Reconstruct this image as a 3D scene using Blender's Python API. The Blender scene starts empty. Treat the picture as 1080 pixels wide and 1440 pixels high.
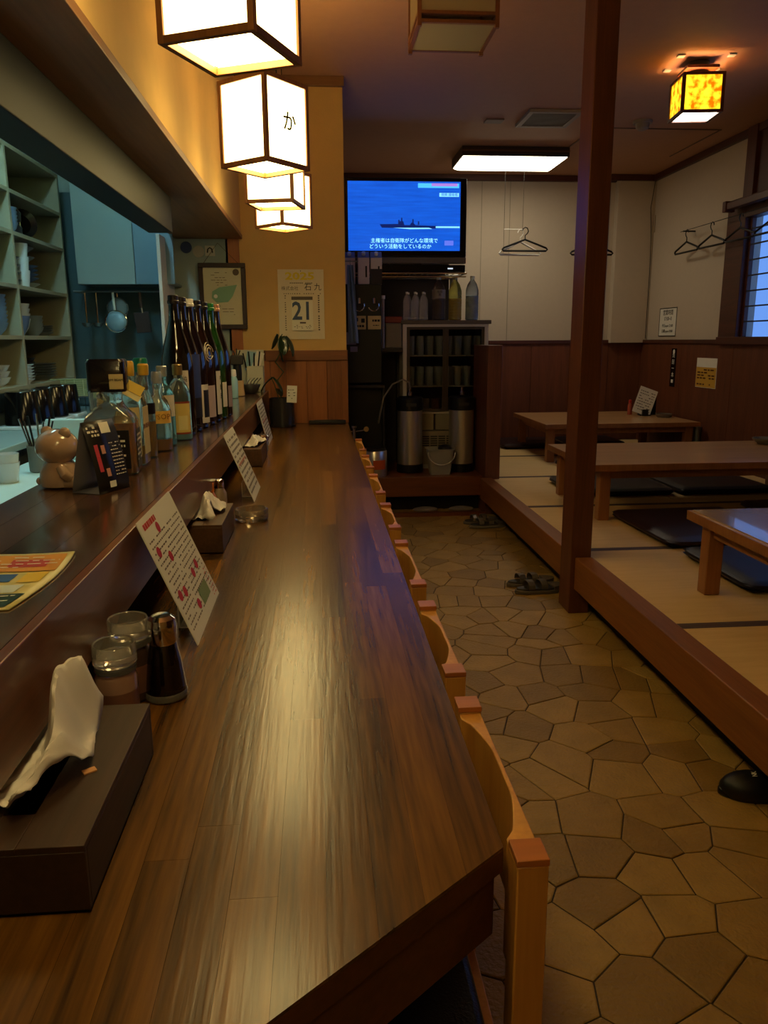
import bpy, bmesh, math, random
from mathutils import Vector, Matrix
random.seed(7)
S = bpy.context.scene
COL = S.collection
# ------------------------------------------------------------------ camera
H = 1.3
yaw, pitch, roll = math.radians(4.72), math.radians(-12.55), math.radians(-0.35)
fw = Vector((math.sin(yaw)*math.cos(pitch), math.cos(yaw)*math.cos(pitch), math.sin(pitch)))
r0 = Vector((math.cos(yaw), -math.sin(yaw), 0)); u0 = r0.cross(fw)
cr = r0*math.cos(roll)+u0*math.sin(roll); cu = -r0*math.sin(roll)+u0*math.cos(roll)
cd = bpy.data.cameras.new('camera'); cam = bpy.data.objects.new('camera', cd); COL.objects.link(cam)
M = Matrix((cr, cu, -fw)).transposed().to_4x4(); M.translation = Vector((0, 0, H)); cam.matrix_world = M
cd.sensor_fit = 'VERTICAL'; cd.sensor_height = 36; cd.lens = 36*1085/1440; cd.clip_start = .02
S.camera = cam
# ------------------------------------------------------------------ world and exposure
w = bpy.data.worlds.new('world'); S.world = w; w.use_nodes = True
w.node_tree.nodes['Background'].inputs[0].default_value = (.13, .27, .62, 1)
w.node_tree.nodes['Background'].inputs[1].default_value = 1.0
S.view_settings.view_transform = 'Standard'; S.view_settings.look = 'None'
S.view_settings.exposure = 0.6; S.view_settings.gamma = 1; S.view_settings.use_curve_mapping = False
L_LANTERN, L_BASE, L_TUBE, L_AMBER, L_KITCHEN, L_TV = 4.2, 17.0, 5.5, 7.0, 38.0, 1.05
WARM = (1, .70, .33)
# ------------------------------------------------------------------ material helpers
def lin(c):
    return tuple((x/12.92 if x <= .04045 else ((x+.055)/1.055)**2.4) for x in [v/255 for v in c]) + (1,)
MC = {}
def mat(name, col, rough=.5, metal=0, trans=0, emit=None, es=0, spec=.5, coat=0, bump=0, bscale=60, var=0, ior=1.45):
    if name in MC: return MC[name]
    m = bpy.data.materials.new(name); m.use_nodes = True; nt = m.node_tree; b = nt.nodes['Principled BSDF']
    c = lin(col); b.inputs['Base Color'].default_value = c
    b.inputs['Roughness'].default_value = rough; b.inputs['Metallic'].default_value = metal
    b.inputs['Transmission Weight'].default_value = trans; b.inputs['Specular IOR Level'].default_value = spec
    b.inputs['Coat Weight'].default_value = coat; b.inputs['IOR'].default_value = ior
    if emit is not None:
        b.inputs['Emission Color'].default_value = tuple(emit)+(1,); b.inputs['Emission Strength'].default_value = es
    if bump or var:
        tc = nt.nodes.new('ShaderNodeTexCoord'); n = nt.nodes.new('ShaderNodeTexNoise'); n.inputs['Scale'].default_value = bscale
        n.inputs['Detail'].default_value = 4
        nt.links.new(tc.outputs['Object'], n.inputs['Vector'])
        if bump:
            bp = nt.nodes.new('ShaderNodeBump'); bp.inputs['Strength'].default_value = bump; bp.inputs['Distance'].default_value = .004
            nt.links.new(n.outputs['Fac'], bp.inputs['Height']); nt.links.new(bp.outputs['Normal'], b.inputs['Normal'])
        if var:
            n2 = nt.nodes.new('ShaderNodeTexNoise'); n2.inputs['Scale'].default_value = bscale*.12; n2.inputs['Detail'].default_value = 5
            nt.links.new(tc.outputs['Object'], n2.inputs['Vector'])
            mx = nt.nodes.new('ShaderNodeMix'); mx.data_type = 'RGBA'
            mx.inputs[6].default_value = tuple(x*(1-var) for x in c[:3])+(1,); mx.inputs[7].default_value = tuple(min(1, x*(1+var)) for x in c[:3])+(1,)
            nt.links.new(n2.outputs['Fac'], mx.inputs[0]); nt.links.new(mx.outputs[2], b.inputs['Base Color'])
    MC[name] = m; return m
def wood(name, dark, light, axis='Y', rough=.4, scale=14, stretch=14, rnd=.0, coat=0, bump=.15, spec=.5, contrast=.25):
    if name in MC: return MC[name]
    m = bpy.data.materials.new(name); m.use_nodes = True; nt = m.node_tree; b = nt.nodes['Principled BSDF']; N = nt.nodes.new; Lk = nt.links.new
    tc = N('ShaderNodeTexCoord'); mp = N('ShaderNodeMapping'); s = [scale]*3; s['XYZ'.index(axis)] = scale/stretch
    mp.inputs['Scale'].default_value = s; Lk(tc.outputs['Object'], mp.inputs['Vector'])
    oi = N('ShaderNodeObjectInfo'); mu = N('ShaderNodeMath'); mu.operation = 'MULTIPLY'; mu.inputs[1].default_value = 37
    Lk(oi.outputs['Random'], mu.inputs[0]); cb = N('ShaderNodeCombineXYZ')
    for k in range(3): Lk(mu.outputs[0], cb.inputs[k])
    Lk(cb.outputs[0], mp.inputs['Location'])
    n = N('ShaderNodeTexNoise'); n.inputs['Scale'].default_value = 1; n.inputs['Detail'].default_value = 8; n.inputs['Roughness'].default_value = .65
    n.inputs['Distortion'].default_value = .6
    Lk(mp.outputs[0], n.inputs['Vector'])
    mp2 = N('ShaderNodeMapping'); s2 = [scale*9]*3; s2['XYZ'.index(axis)] = scale*.5; mp2.inputs['Scale'].default_value = s2
    Lk(tc.outputs['Object'], mp2.inputs['Vector']); n2 = N('ShaderNodeTexNoise'); n2.inputs['Scale'].default_value = 1; n2.inputs['Detail'].default_value = 3
    Lk(mp2.outputs[0], n2.inputs['Vector'])
    ad = N('ShaderNodeMath'); ad.operation = 'MULTIPLY_ADD'; ad.inputs[1].default_value = .45
    Lk(n2.outputs['Fac'], ad.inputs[0]); Lk(n.outputs['Fac'], ad.inputs[2])
    rm = N('ShaderNodeMapRange'); rm.inputs['From Min'].default_value = .72-contrast; rm.inputs['From Max'].default_value = .72+contrast
    a2 = N('ShaderNodeMath'); a2.operation = 'MULTIPLY_ADD'; a2.inputs[1].default_value = rnd; Lk(oi.outputs['Random'], a2.inputs[0]); Lk(ad.outputs[0], a2.inputs[2])
    su = N('ShaderNodeMath'); su.operation = 'SUBTRACT'; su.inputs[1].default_value = rnd/2; Lk(a2.outputs[0], su.inputs[0])
    Lk(su.outputs[0], rm.inputs['Value'])
    mx = N('ShaderNodeMix'); mx.data_type = 'RGBA'; mx.inputs[6].default_value = lin(dark); mx.inputs[7].default_value = lin(light)
    Lk(rm.outputs[0], mx.inputs[0]); Lk(mx.outputs[2], b.inputs['Base Color'])
    b.inputs['Roughness'].default_value = rough; b.inputs['Coat Weight'].default_value = coat; b.inputs['Coat Roughness'].default_value = .15
    b.inputs['Specular IOR Level'].default_value = spec
    if bump:
        bp = N('ShaderNodeBump'); bp.inputs['Strength'].default_value = bump; bp.inputs['Distance'].default_value = .002
        Lk(n2.outputs['Fac'], bp.inputs['Height']); Lk(bp.outputs['Normal'], b.inputs['Normal'])
    MC[name] = m; return m
# ------------------------------------------------------------------ mesh helpers
class MB:
    def __init__(s): s.v = []; s.f = []; s.mi = []; s.cur = 0
    def add(s, vs, fs):
        o = len(s.v); s.v += [tuple(v) for v in vs]; s.f += [tuple(i+o for i in f) for f in fs]; s.mi += [s.cur]*len(fs); return s
    def box(s, x0, x1, y0, y1, z0, z1):
        vs = [(x, y, z) for z in (z0, z1) for y in (y0, y1) for x in (x0, x1)]
        return s.add(vs, [(0, 2, 3, 1), (4, 5, 7, 6), (0, 1, 5, 4), (2, 6, 7, 3), (0, 4, 6, 2), (1, 3, 7, 5)])
    def obox(s, c, sz, rx=0, ry=0, rz=0):
        R = Matrix.Rotation(rz, 3, 'Z') @ Matrix.Rotation(ry, 3, 'Y') @ Matrix.Rotation(rx, 3, 'X'); c = Vector(c)
        vs = [c+R @ Vector((x*sz[0]/2, y*sz[1]/2, z*sz[2]/2)) for z in (-1, 1) for y in (-1, 1) for x in (-1, 1)]
        return s.add(vs, [(0, 2, 3, 1), (4, 5, 7, 6), (0, 1, 5, 4), (2, 6, 7, 3), (0, 4, 6, 2), (1, 3, 7, 5)])
    def prism(s, poly, z0, z1, fn=None):
        fn = fn or (lambda x, y, z: (x, y, z)); n = len(poly)
        vs = [fn(x, y, z0) for x, y in poly]+[fn(x, y, z1) for x, y in poly]
        return s.add(vs, [tuple(range(n))[::-1], tuple(range(n, 2*n))]+[(i, (i+1) % n, n+(i+1) % n, n+i) for i in range(n)])
    def lathe(s, prof, seg=24, c=(0, 0, 0), sx=1, sy=1, rot=None, cap=True):
        vs = []; fs = []; c = Vector(c)
        for r, z in prof:
            for k in range(seg):
                a = 2*math.pi*k/seg; p = Vector((r*math.cos(a)*sx, r*math.sin(a)*sy, z))
                vs.append(c+(rot @ p if rot else p))
        n = len(prof)
        for i in range(n-1):
            for k in range(seg):
                a, b = i*seg+k, i*seg+(k+1) % seg; fs.append((a, b, b+seg, a+seg))
        if cap: fs.append(tuple(range(seg))[::-1]); fs.append(tuple((n-1)*seg+k for k in range(seg)))
        return s.add(vs, fs)
    def ball(s, c, r, sx=1, sy=1, sz=1, seg=20, rings=12, rot=None):
        prof = [(max(1e-5, r*math.sin(math.pi*i/rings)), -r*sz*math.cos(math.pi*i/rings)) for i in range(rings+1)]
        return s.lathe(prof, seg, c, sx, sy, rot)
    def tube(s, pts, r, seg=8, closed=False):
        pts = [Vector(p) for p in pts]; n = len(pts); vs = []; fs = []; prev = None
        for i, p in enumerate(pts):
            if closed: t = pts[(i+1) % n]-pts[i-1]
            else: t = pts[min(i+1, n-1)]-pts[max(i-1, 0)]
            t = t.normalized()
            ref = prev if prev is not None else (Vector((0, 0, 1)) if abs(t.z) < .9 else Vector((1, 0, 0)))
            a = t.cross(ref)
            if a.length < 1e-4: a = t.cross(Vector((1, .1, 0)))
            a.normalize(); b = a.cross(t).normalized(); prev = b
            rr = r[i] if isinstance(r, (list, tuple)) else r
            for k in range(seg):
                an = 2*math.pi*k/seg; vs.append(p+a*math.cos(an)*rr+b*math.sin(an)*rr)
        m = n if closed else n-1
        for i in range(m):
            j = (i+1) % n
            for k in range(seg):
                q = (k+1) % seg; fs.append((i*seg+k, i*seg+q, j*seg+q, j*seg+k))
        if not closed: fs.append(tuple(range(seg))[::-1]); fs.append(tuple((n-1)*seg+k for k in range(seg)))
        return s.add(vs, fs)
    def grid(s, fn, nu, nv, closed_u=False):
        vs = [fn(i/nu, j/nv) for j in range(nv+1) for i in range(nu+1)]
        return s.add(vs, [(j*(nu+1)+i, j*(nu+1)+i+1, (j+1)*(nu+1)+i+1, (j+1)*(nu+1)+i) for j in range(nv) for i in range(nu)])
    def mesh(s, name, mats, smooth=True, fix=True):
        me = bpy.data.meshes.new(name); me.from_pydata(s.v, [], s.f)
        if not isinstance(mats, (list, tuple)): mats = [mats]
        for m in mats: me.materials.append(m)
        for p, i in zip(me.polygons, s.mi): p.material_index = i
        if fix:
            bm = bmesh.new(); bm.from_mesh(me); bmesh.ops.recalc_face_normals(bm, faces=bm.faces); bm.to_mesh(me); bm.free()
        if smooth:
            for p in me.polygons: p.use_smooth = True
            me.set_sharp_from_angle(angle=math.radians(35))
        me.update(); return me
def link(name, me, parent=None, loc=None, rz=None):
    o = bpy.data.objects.new(name, me); COL.objects.link(o); o.parent = parent
    if loc: o.location = loc
    if rz: o.rotation_euler[2] = rz
    return o
def part(name, mb, m, parent=None, bevel=0, smooth=True, loc=None, rz=None, solid=0, label=None):
    o = link(name, mb.mesh(name, m, smooth), parent, loc, rz)
    if solid:
        k = o.modifiers.new('s', 'SOLIDIFY'); k.thickness = solid; k.offset = 0
    if bevel:
        k = o.modifiers.new('b', 'BEVEL'); k.width = bevel; k.segments = 2; k.limit_method = 'ANGLE'
    if label: o['label'] = label
    return o
def tag(o, label, cat, group=None):
    o['label'] = label; o['category'] = cat
    if group: o['group'] = group
    return o
def thing(name, label, cat, loc=(0, 0, 0), rz=0, group=None):
    o = link(name, None, None, loc, rz); return tag(o, label, cat, group)
def struct(name, mb, m, bevel=0, smooth=False):
    o = part(name, mb, m, None, bevel, smooth); o['kind'] = 'structure'; return o
def copy(o, parent=None, **kw):
    c = o.copy(); COL.objects.link(c); c.parent = parent
    for ch in [x for x in ALLCH(o)]: copy(ch, c)
    for k, v in kw.items():
        if k == 'loc': c.location = v
        elif k == 'rz': c.rotation_euler[2] = v
        else: c[k] = v
    return c
def ALLCH(o): return [x for x in bpy.data.objects if x.parent == o]
FONT = None
def text(body, size, loc, rot, m, parent=None, name='lettering', align='CENTER', ext=.0003, sx=1, bold=0, R=None):
    cv = bpy.data.curves.new('t', 'FONT'); cv.body = body; cv.size = size; cv.align_x = align; cv.align_y = 'CENTER'; cv.extrude = ext
    cv.resolution_u = 2; cv.offset = bold; cv.space_line = 1.0
    o = bpy.data.objects.new('t', cv); COL.objects.link(o)
    dg = bpy.context.evaluated_depsgraph_get(); me = bpy.data.meshes.new_from_object(o.evaluated_get(dg))
    bpy.data.objects.remove(o); me.name = name; me.materials.clear(); me.materials.append(m)
    q = link(name, me, parent)
    if R is not None: q.matrix_local = Matrix.Translation(loc) @ R.to_4x4() @ Matrix.Diagonal((sx, 1, 1, 1))
    else: q.location = loc; q.rotation_euler = rot; q.scale = (sx, 1, 1)
    return q
PI = math.pi
FACE_Y = (PI/2, 0, 0)           # text that faces the camera along -Y
# ------------------------------------------------------------------ materials
plaster_y = mat('yellow_plaster', (212, 172, 104), .85, bump=.25, bscale=120, var=.06)
plaster_w = mat('white_wallpaper', (196, 180, 160), .8, bump=.15, bscale=200, var=.04)
ceil_m = mat('ceiling_paper', (184, 138, 106), .7, bump=.25, bscale=150, var=.06)
trim_m = wood('trim_wood', (60, 28, 16), (92, 44, 24), 'Y', .45)
trim_x = wood('trim_wood_x', (60, 28, 16), (92, 44, 24), 'X', .45)
trim_z = wood('trim_wood_z', (66, 30, 18), (100, 48, 28), 'Z', .4)
beam_m = wood('beam_wood', (116, 66, 28), (150, 92, 40), 'Y', .4, bump=.1)
beam_x = wood('beam_wood_x', (96, 50, 22), (126, 68, 30), 'X', .4, bump=.1)
wains = wood('wainscot_wood', (90, 48, 28), (122, 68, 40), 'Z', .5, rnd=.2)
plank_y = wood('plank_wood', (118, 66, 30), (160, 94, 44), 'Z', .45, rnd=.35)
counter_m = wood('counter_wood', (40, 23, 8), (128, 84, 28), 'Y', .25, scale=13, stretch=22, rnd=.2, coat=.0, bump=.14, contrast=.24, spec=.4)
counter_e = wood('counter_edge_wood', (70, 38, 18), (104, 58, 28), 'Y', .4)
shelf_m = wood('shelf_wood', (40, 29, 22), (96, 62, 38), 'Y', .2, scale=10, stretch=14, rnd=.45, coat=.5, bump=.08, contrast=.3)
apron_m = wood('apron_wood', (84, 44, 22), (120, 66, 34), 'Y', .3, coat=.3)
chair_m = wood('chair_wood', (178, 118, 48), (212, 152, 70), 'Z', .38, rnd=.1)
chair_cap = wood('chair_cap_wood', (156, 90, 40), (184, 110, 50), 'X', .35)
table_m = wood('table_wood', (176, 130, 84), (210, 164, 114), 'X', .28, coat=.3, rnd=.05)
table_leg = wood('table_leg_wood', (138, 88, 50), (168, 112, 66), 'Z', .4)
blackleather = mat('black_leatherette', (26, 22, 28), .35, bump=.3, bscale=300)
brownleather = mat('brown_leatherette', (44, 26, 28), .38, bump=.3, bscale=300)
darkbox = wood('dark_box_wood', (40, 25, 15), (66, 42, 26), 'Y', .5)
tatami_m = wood('tatami_weave', (202, 166, 112), (228, 196, 140), 'X', .75, scale=30, stretch=10, bump=.5, contrast=.5, spec=.2)
tatami_b = mat('tatami_border', (84, 66, 62), .8)
stone_m = mat('flagstone', (150, 118, 66), .5, bump=.6, bscale=70, var=.28)
grout_m = mat('grout', (58, 44, 26), .7)
black = mat('black_plastic', (18, 17, 17), .4)
gloss_black = mat('gloss_black', (12, 11, 12), .15)
darkgrey = mat('dark_grey', (50, 46, 44), .5)
steel = mat('brushed_steel', (170, 168, 165), .28, 1)
chrome = mat('chrome', (215, 212, 208), .1, 1)
dullsteel = mat('dull_steel', (150, 156, 156), .42, 1)
white = mat('white_paint', (226, 222, 214), .5)
paper = mat('white_paper', (232, 228, 216), .7)
ink = mat('black_ink', (24, 20, 18), .6)
red = mat('red_ink', (190, 34, 40), .6)
glass = mat('clear_glass', (235, 245, 245), .03, 0, .95)
cabglass = mat('smoked_glass', (150, 150, 145), .03, 0, .97, ior=1.2)
ceramic = mat('white_ceramic', (212, 222, 226), .22, coat=.3)
ceramic_b = mat('blue_ceramic', (110, 140, 175), .25, coat=.3)
ceramic_k = mat('black_ceramic', (34, 28, 27), .3)
cabinet_m = mat('shelf_unit_laminate', (150, 146, 124), .5)
cabinet_i = mat('shelf_unit_inside', (104, 90, 70), .6)
kit_wall = mat('kitchen_wall', (140, 154, 150), .5, var=.05)
# ------------------------------------------------------------------ structure
WY, BY, RX, CZ = 5.12, 7.87, 3.33, 2.85   # yellow wall, back wall, right wall, ceiling
def clip(poly, a, b, c):   # keep a*x+b*y<=c
    out = []
    for i in range(len(poly)):
        p, q = poly[i], poly[(i+1) % len(poly)]; dp = a*p[0]+b*p[1]-c; dq = a*q[0]+b*q[1]-c
        if dp <= 0: out.append(p)
        if (dp < 0 < dq) or (dq < 0 < dp):
            t = dp/(dp-dq); out.append((p[0]+(q[0]-p[0])*t, p[1]+(q[1]-p[1])*t))
    return out
floor = struct('floor', MB().box(-1.95, 3.4, -1.6, 7.95, -.1, -.004), grout_m)
# flagstones: irregular polygons, the ones in view are parts one by one
def stones(x0, x1, y0, y1, sp, fx=1.0):
    nx, ny = int(round((x1-x0)/sp)), int(round((y1-y0)/sp)); pts = {}
    for i in range(-2, nx+2):
        for j in range(-2, ny+2):
            pts[i, j] = (x0+(i+.5+.5*(j % 2)+random.uniform(-.47, .47))*sp, y0+(j+.5+random.uniform(-.47, .47))*sp)
    res = []
    for (i, j), p in pts.items():
        if not (0 <= i < nx and 0 <= j < ny): continue
        poly = [(p[0]-sp*2, p[1]-sp*2), (p[0]+sp*2, p[1]-sp*2), (p[0]+sp*2, p[1]+sp*2), (p[0]-sp*2, p[1]+sp*2)]
        for di in range(-2, 3):
            for dj in range(-2, 3):
                q = pts.get((i+di, j+dj))
                if q and (di or dj):
                    a, b = q[0]-p[0], q[1]-p[1]; L = math.hypot(a, b); mx, my = (p[0]+q[0])/2, (p[1]+q[1])/2
                    poly = clip(poly, a/L, b/L, (a*mx+b*my)/L-.0021)
        if len(poly) > 2: res.append((p, poly))
    return res
def stone_mb(p, poly, mb, h):
    c = (sum(v[0] for v in poly)/len(poly), sum(v[1] for v in poly)/len(poly)); n = len(poly)
    rings = [[(x, y, -.006) for x, y in poly], [(x, y, h-.0015) for x, y in poly], [(c[0]+(x-c[0])*.96, c[1]+(y-c[1])*.96, h) for x, y in poly]]
    vs = [v for r in rings for v in r]; fs = [(k*n+i, k*n+(i+1) % n, (k+1)*n+(i+1) % n, (k+1)*n+i) for k in range(2) for i in range(n)]+[tuple(2*n+i for i in range(n))]
    mb.add(vs, fs)
sm = [mat('flagstone_a', (154, 122, 62), .42, bump=1, bscale=90, var=.32), mat('flagstone_b', (140, 110, 54), .42, bump=1, bscale=90, var=.32), mat('flagstone_c', (164, 132, 70), .42, bump=1, bscale=90, var=.32)]
for p, poly in stones(.17, 1.38, .75, 5.85, .152):
    mb = MB(); stone_mb(p, poly, mb, random.uniform(-.0012, .0006)); part('stone', mb, random.choice(sm), floor, smooth=False)
mb = MB()
for p, poly in stones(-.75, .14, -.6, 5.1, .16)+stones(.17, 1.38, -1.5, .72, .16): stone_mb(p, poly, mb, 0)
o = part('paving', mb, sm[1], floor, smooth=False); o['kind'] = 'stuff'
struct('ceiling', MB().box(-1.95, 3.4, -1.6, 7.95, CZ, CZ+.1), ceil_m)
struct('wall_back', MB().box(.15, RX+.1, BY, BY+.1, 0, CZ), plaster_w)
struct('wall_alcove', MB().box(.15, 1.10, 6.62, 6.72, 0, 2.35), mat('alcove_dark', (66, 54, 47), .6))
struct('wall_alcove_return', MB().box(1.10, 1.14, 6.62, BY, 0, 1.2), plaster_w)
# yellow wall at the end of the counter, wood-panelled below
struct('wall_counter_end', MB().box(-.56, .185, WY, WY+.12, 1.24, CZ), plaster_y)
struct('wall_counter_end_lower', MB().box(-.62, .185, WY+.012, WY+.12, 0, 1.24), trim_z)
struct('wall_kitchen_end', MB().box(-.90, -.5, WY, WY+.1, .0, 1.92).box(-1.95, -.5, WY+.1, WY+.2, 0, CZ), kit_wall)
struct('trim_1', MB().box(-.335, .192, WY-.018, WY+.03, 1.175, 1.24), wood('rail_wood', (110, 62, 28), (140, 82, 40), 'X', .4), .003)
pw = [.075, .1, .135, .13, .13]; x = -.385
wl = bpy.data.objects['wall_counter_end_lower']
for wd in pw:
    part('plank', MB().box(x+.001, x+wd-.001, WY-.004, WY+.012, .77, 1.175), plank_y, wl, .0015, False); x += wd
struct('trim_2', MB().box(.150, .192, WY-.012, WY+.03, .77, 1.175), wood('post_strip', (110, 62, 28), (140, 82, 40), 'Z', .4), .002)
struct('trim_3', MB().box(-.545, -.475, WY-.02, WY+.02, 1.0, 1.92), wood('orange_strip', (150, 84, 40), (176, 104, 52), 'Z', .45), .002)
struct('trim_4', MB().box(-.46, .195, WY-.03, WY, CZ-.055, CZ), wood('cornice_wood', (118, 78, 46), (140, 96, 58), 'X', .5), .003)
struct('wall_behind_kitchen', MB().box(-1.95, -1.88, -1.6, 5.3, 0, CZ), kit_wall)
struct('wall_front', MB().box(-1.95, 3.4, -1.7, -1.6, 0, CZ), plaster_y)
# hanging soffit above the shelf: yellow plaster face, wooden board below
struct('wall_soffit', MB().box(-.86, -.46, -1.6, WY, 1.945, CZ), plaster_y)
struct('trim_5', MB().box(-.86, -.452, -1.6, WY-.01, 1.92, 1.945), wood('soffit_board', (110, 74, 44), (150, 104, 62), 'Y', .5, scale=8), .002)
struct('trim_6', MB().box(-.735, -.63, -1.6, 3.68, 1.77, 1.92), mat('hood_rail_paint', (36, 37, 35), .5, spec=.25), .003)
# right wall with louvred window
struct('wall_right', MB().box(RX, RX+.1, 6.0, BY, 0, CZ).box(RX, RX+.1, -1.6, 6.0, 0, 1.28).box(RX, RX+.1, -1.6, 6.0, 2.33, CZ).box(RX, RX+.1, -1.6, 3.4, 1.28, 2.33), plaster_w)
struct('wall_alcove_left', MB().box(.03, .15, WY+.12, BY+.1, 0, CZ), plaster_w)
wb = struct('wall_back_panelling', MB().box(1.3, RX, BY-.012, BY, .2, 1.26), wains)
wr = struct('wall_right_panelling', MB().box(RX-.012, RX, -1.6, BY, .2, 1.26), wains)
x = 1.36
while x < RX-.05:
    e = min(x+.4, RX-.012); part('panel', MB().box(x+.002, e-.002, BY-.024, BY-.012, .27, 1.26), wains, wb, .002, False); x = e
y = BY-.03
while y > 2.0:
    e = y-.9; part('panel', MB().box(RX-.024, RX-.012, e+.002, y-.002, .27, 1.255), wains, wr, .002, False); y = e
struct('trim_7', MB().box(1.36, RX, BY-.04, BY, 1.255, 1.29), trim_x, .003)
struct('trim_8', MB().box(RX-.04, RX, 2, BY, 1.255, 1.29), trim_m, .003)
struct('trim_9', MB().box(.15, 2.95, BY-.04, BY, CZ-.055, CZ).box(2.86, RX, BY-.12, BY-.08, CZ-.055, CZ), trim_x, .004)
struct('trim_10', MB().box(RX-.04, RX, -1.6, BY, CZ-.055, CZ), trim_m, .004)
struct('trim_11', MB().box(2.95, RX, BY-.09, BY, 1.26, CZ), plaster_w, .004)
struct('trim_12', MB().box(RX-.05, RX, 5.93, 6.06, 2.33, CZ), trim_z, .003)
struct('trim_14', MB().box(1.62, 1.625, BY-.004, BY, 1.29, CZ).box(1.9, 1.905, BY-.004, BY, 1.29, CZ).box(2.9, 2.905, BY-.004, BY, 1.29, CZ), mat('seam', (150, 140, 122), .8))
lint = struct('trim_13', MB().box(RX-.02, RX, 2.5, 5.93, 2.33, CZ-.055), trim_m)
wf = struct('window_1', MB().box(RX-.045, RX, 6.0, 6.27, 1.29, 2.36).box(RX-.045, RX+.06, 3.4, 6.0, 2.2, 2.36).box(RX-.06, RX+.06, 3.4, 6.27, 1.25, 1.31), trim_m, .004)
wp = MB(); wp.box(RX+.014, RX+.02, 3.4, 5.99, 1.31, 2.2)
part('pane', wp, mat('window_glass', (225, 235, 250), .02, 0, 1, ior=1.05), wf, smooth=False)
for k in range(7):
    z = 1.42+k*.115
    part('slat', MB().box(RX-.002, RX+.008, 3.4, 5.98, z, z+.011), mat('window_bar', (40, 40, 52), .5), wf, smooth=False)
part('sash', MB().box(RX-.006, RX+.03, 5.965, 5.999, 1.31, 2.2), trim_z, wf, .003)
# tatami platform
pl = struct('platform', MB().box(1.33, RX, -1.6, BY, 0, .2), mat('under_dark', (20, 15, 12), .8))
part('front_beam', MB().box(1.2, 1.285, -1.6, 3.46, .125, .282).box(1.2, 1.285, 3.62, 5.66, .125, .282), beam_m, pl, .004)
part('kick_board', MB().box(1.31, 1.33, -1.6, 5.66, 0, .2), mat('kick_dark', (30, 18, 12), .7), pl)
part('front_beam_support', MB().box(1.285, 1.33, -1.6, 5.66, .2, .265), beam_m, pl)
tag(part('wooden_post', MB().box(1.18, 1.278, 3.46, 3.62, 0, CZ), wood('post_wood', (80, 42, 24), (110, 62, 36), 'Z', .42), None, .004),
    'tall square reddish-brown post standing at the edge of the tatami platform', 'post')
tag(part('low_partition', MB().box(1.235, 1.345, 5.66, BY-.05, .0, 1.26), wains, None, .004), 'low brown wooden partition between the drinks alcove and the tatami room', 'partition')
ys = [-.6, .45, 1.5, 2.57, 3.63, 4.66, 5.73, 6.8, BY-.03]
for i in range(len(ys)-1):
    for (xa, xb, side) in ((1.289, 2.3, 'beside the aisle'), (2.304, RX-.02, 'by the window wall')):
        if ys[i+1] < 1.6: continue
        t = thing('tatami_mat', '', 'tatami mat', ((xa+xb)/2, ys[i], .2), 0, 'tatami mats of the raised floor')
        t['label'] = 'straw tatami mat %s, %s' % (side, {2: 'nearest the camera', 3: 'under the nearest low table', 4: 'with a brown cushion between two tables', 5: 'under the middle low table', 6: 'between the middle and far low tables', 7: 'against the back panelling'}[i])
        hx = (xb-xa)/2-.001; ly = ys[i+1]-ys[i]
        part('weave', MB().box(-hx, hx, .026, ly-.026, 0, .07), tatami_m, t, smooth=False)
        for yy in (.001, ly-.026): part('border', MB().box(-hx, hx, yy, yy+.025, 0, .0705), tatami_b, t, smooth=False)
# alcove ledge
lg = tag(part('alcove_ledge', MB().box(.19, 1.235, 5.75, 6.62, .13, .28), beam_x, None, .004), 'raised brown wooden ledge under the kegs and glass cabinet', 'ledge')
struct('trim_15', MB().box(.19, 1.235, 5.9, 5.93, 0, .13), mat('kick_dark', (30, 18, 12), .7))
struct('trim_16', MB().box(.19, 1.235, 5.62, 5.66, -.004, .03), beam_x)
# ------------------------------------------------------------------ counter and raised shelf
SZ, KZ = .985, .77
def plan(x0, x1, y0, y1, chamfer=True, g=.00012):
    p = [(x0+g, y0+g), (x1-g, y0+g), (x1-g, y1-g), (x0+g, y1-g)]
    return clip(p, .83, -1, .83*.185-.715+0.0) if chamfer else p   # keep y >= .715+.83*(x-.185)
ct = thing('counter', 'long dark glossy wooden bar counter with a cut-off near corner', 'counter', (0, 0, 0))
part('counter_core', MB().prism(plan(-.62, .185, -.2, WY-.02, g=0), .74, .766), counter_e, ct)
ap = clip([(-.45, -.3), (.178, -.3), (.178, WY-.02), (-.45, WY-.02)], .83, -1, .83*.185-.728)
part('apron', MB().prism(ap, .655, .739), counter_e, ct, .002)
part('counter_wall', MB().box(-.46, -.30, -.1, WY-.02, 0, .655), darkbox, ct)
nx = 17; wd = (.185+.62)/nx
for i in range(nx):
    y = -.6+random.uniform(0, .5)
    while y < WY-.02:
        e = y+random.uniform(.5, 1.3)
        if y < 3.68 and e > 3.45: e = 3.69
        if e > WY-.15: e = WY-.02
        pp = plan(-.62+i*wd, -.62+(i+1)*wd, y, e)
        if len(pp) > 2 and e > 0: part('stave', MB().prism(pp, .7663, .77), counter_m, ct, smooth=False)
        y = e
sh = thing('raised_shelf', 'narrow raised wooden shelf holding bottles between the counter and the kitchen', 'shelf')
part('shelf_core', MB().box(-.64, -.34, -.5, WY-.02, .955, .981), counter_e, sh)
part('front_board', MB().box(-.340, -.325, -.5, WY-.02, .865, .985), apron_m, sh, .0015)
part('riser', MB().box(-.47, -.45, -.3, WY-.02, .7705, .955), darkbox, sh)
part('kitchen_side_panel', MB().box(-.64, -.62, -.5, WY-.02, .0, .955), darkbox, sh)
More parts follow.
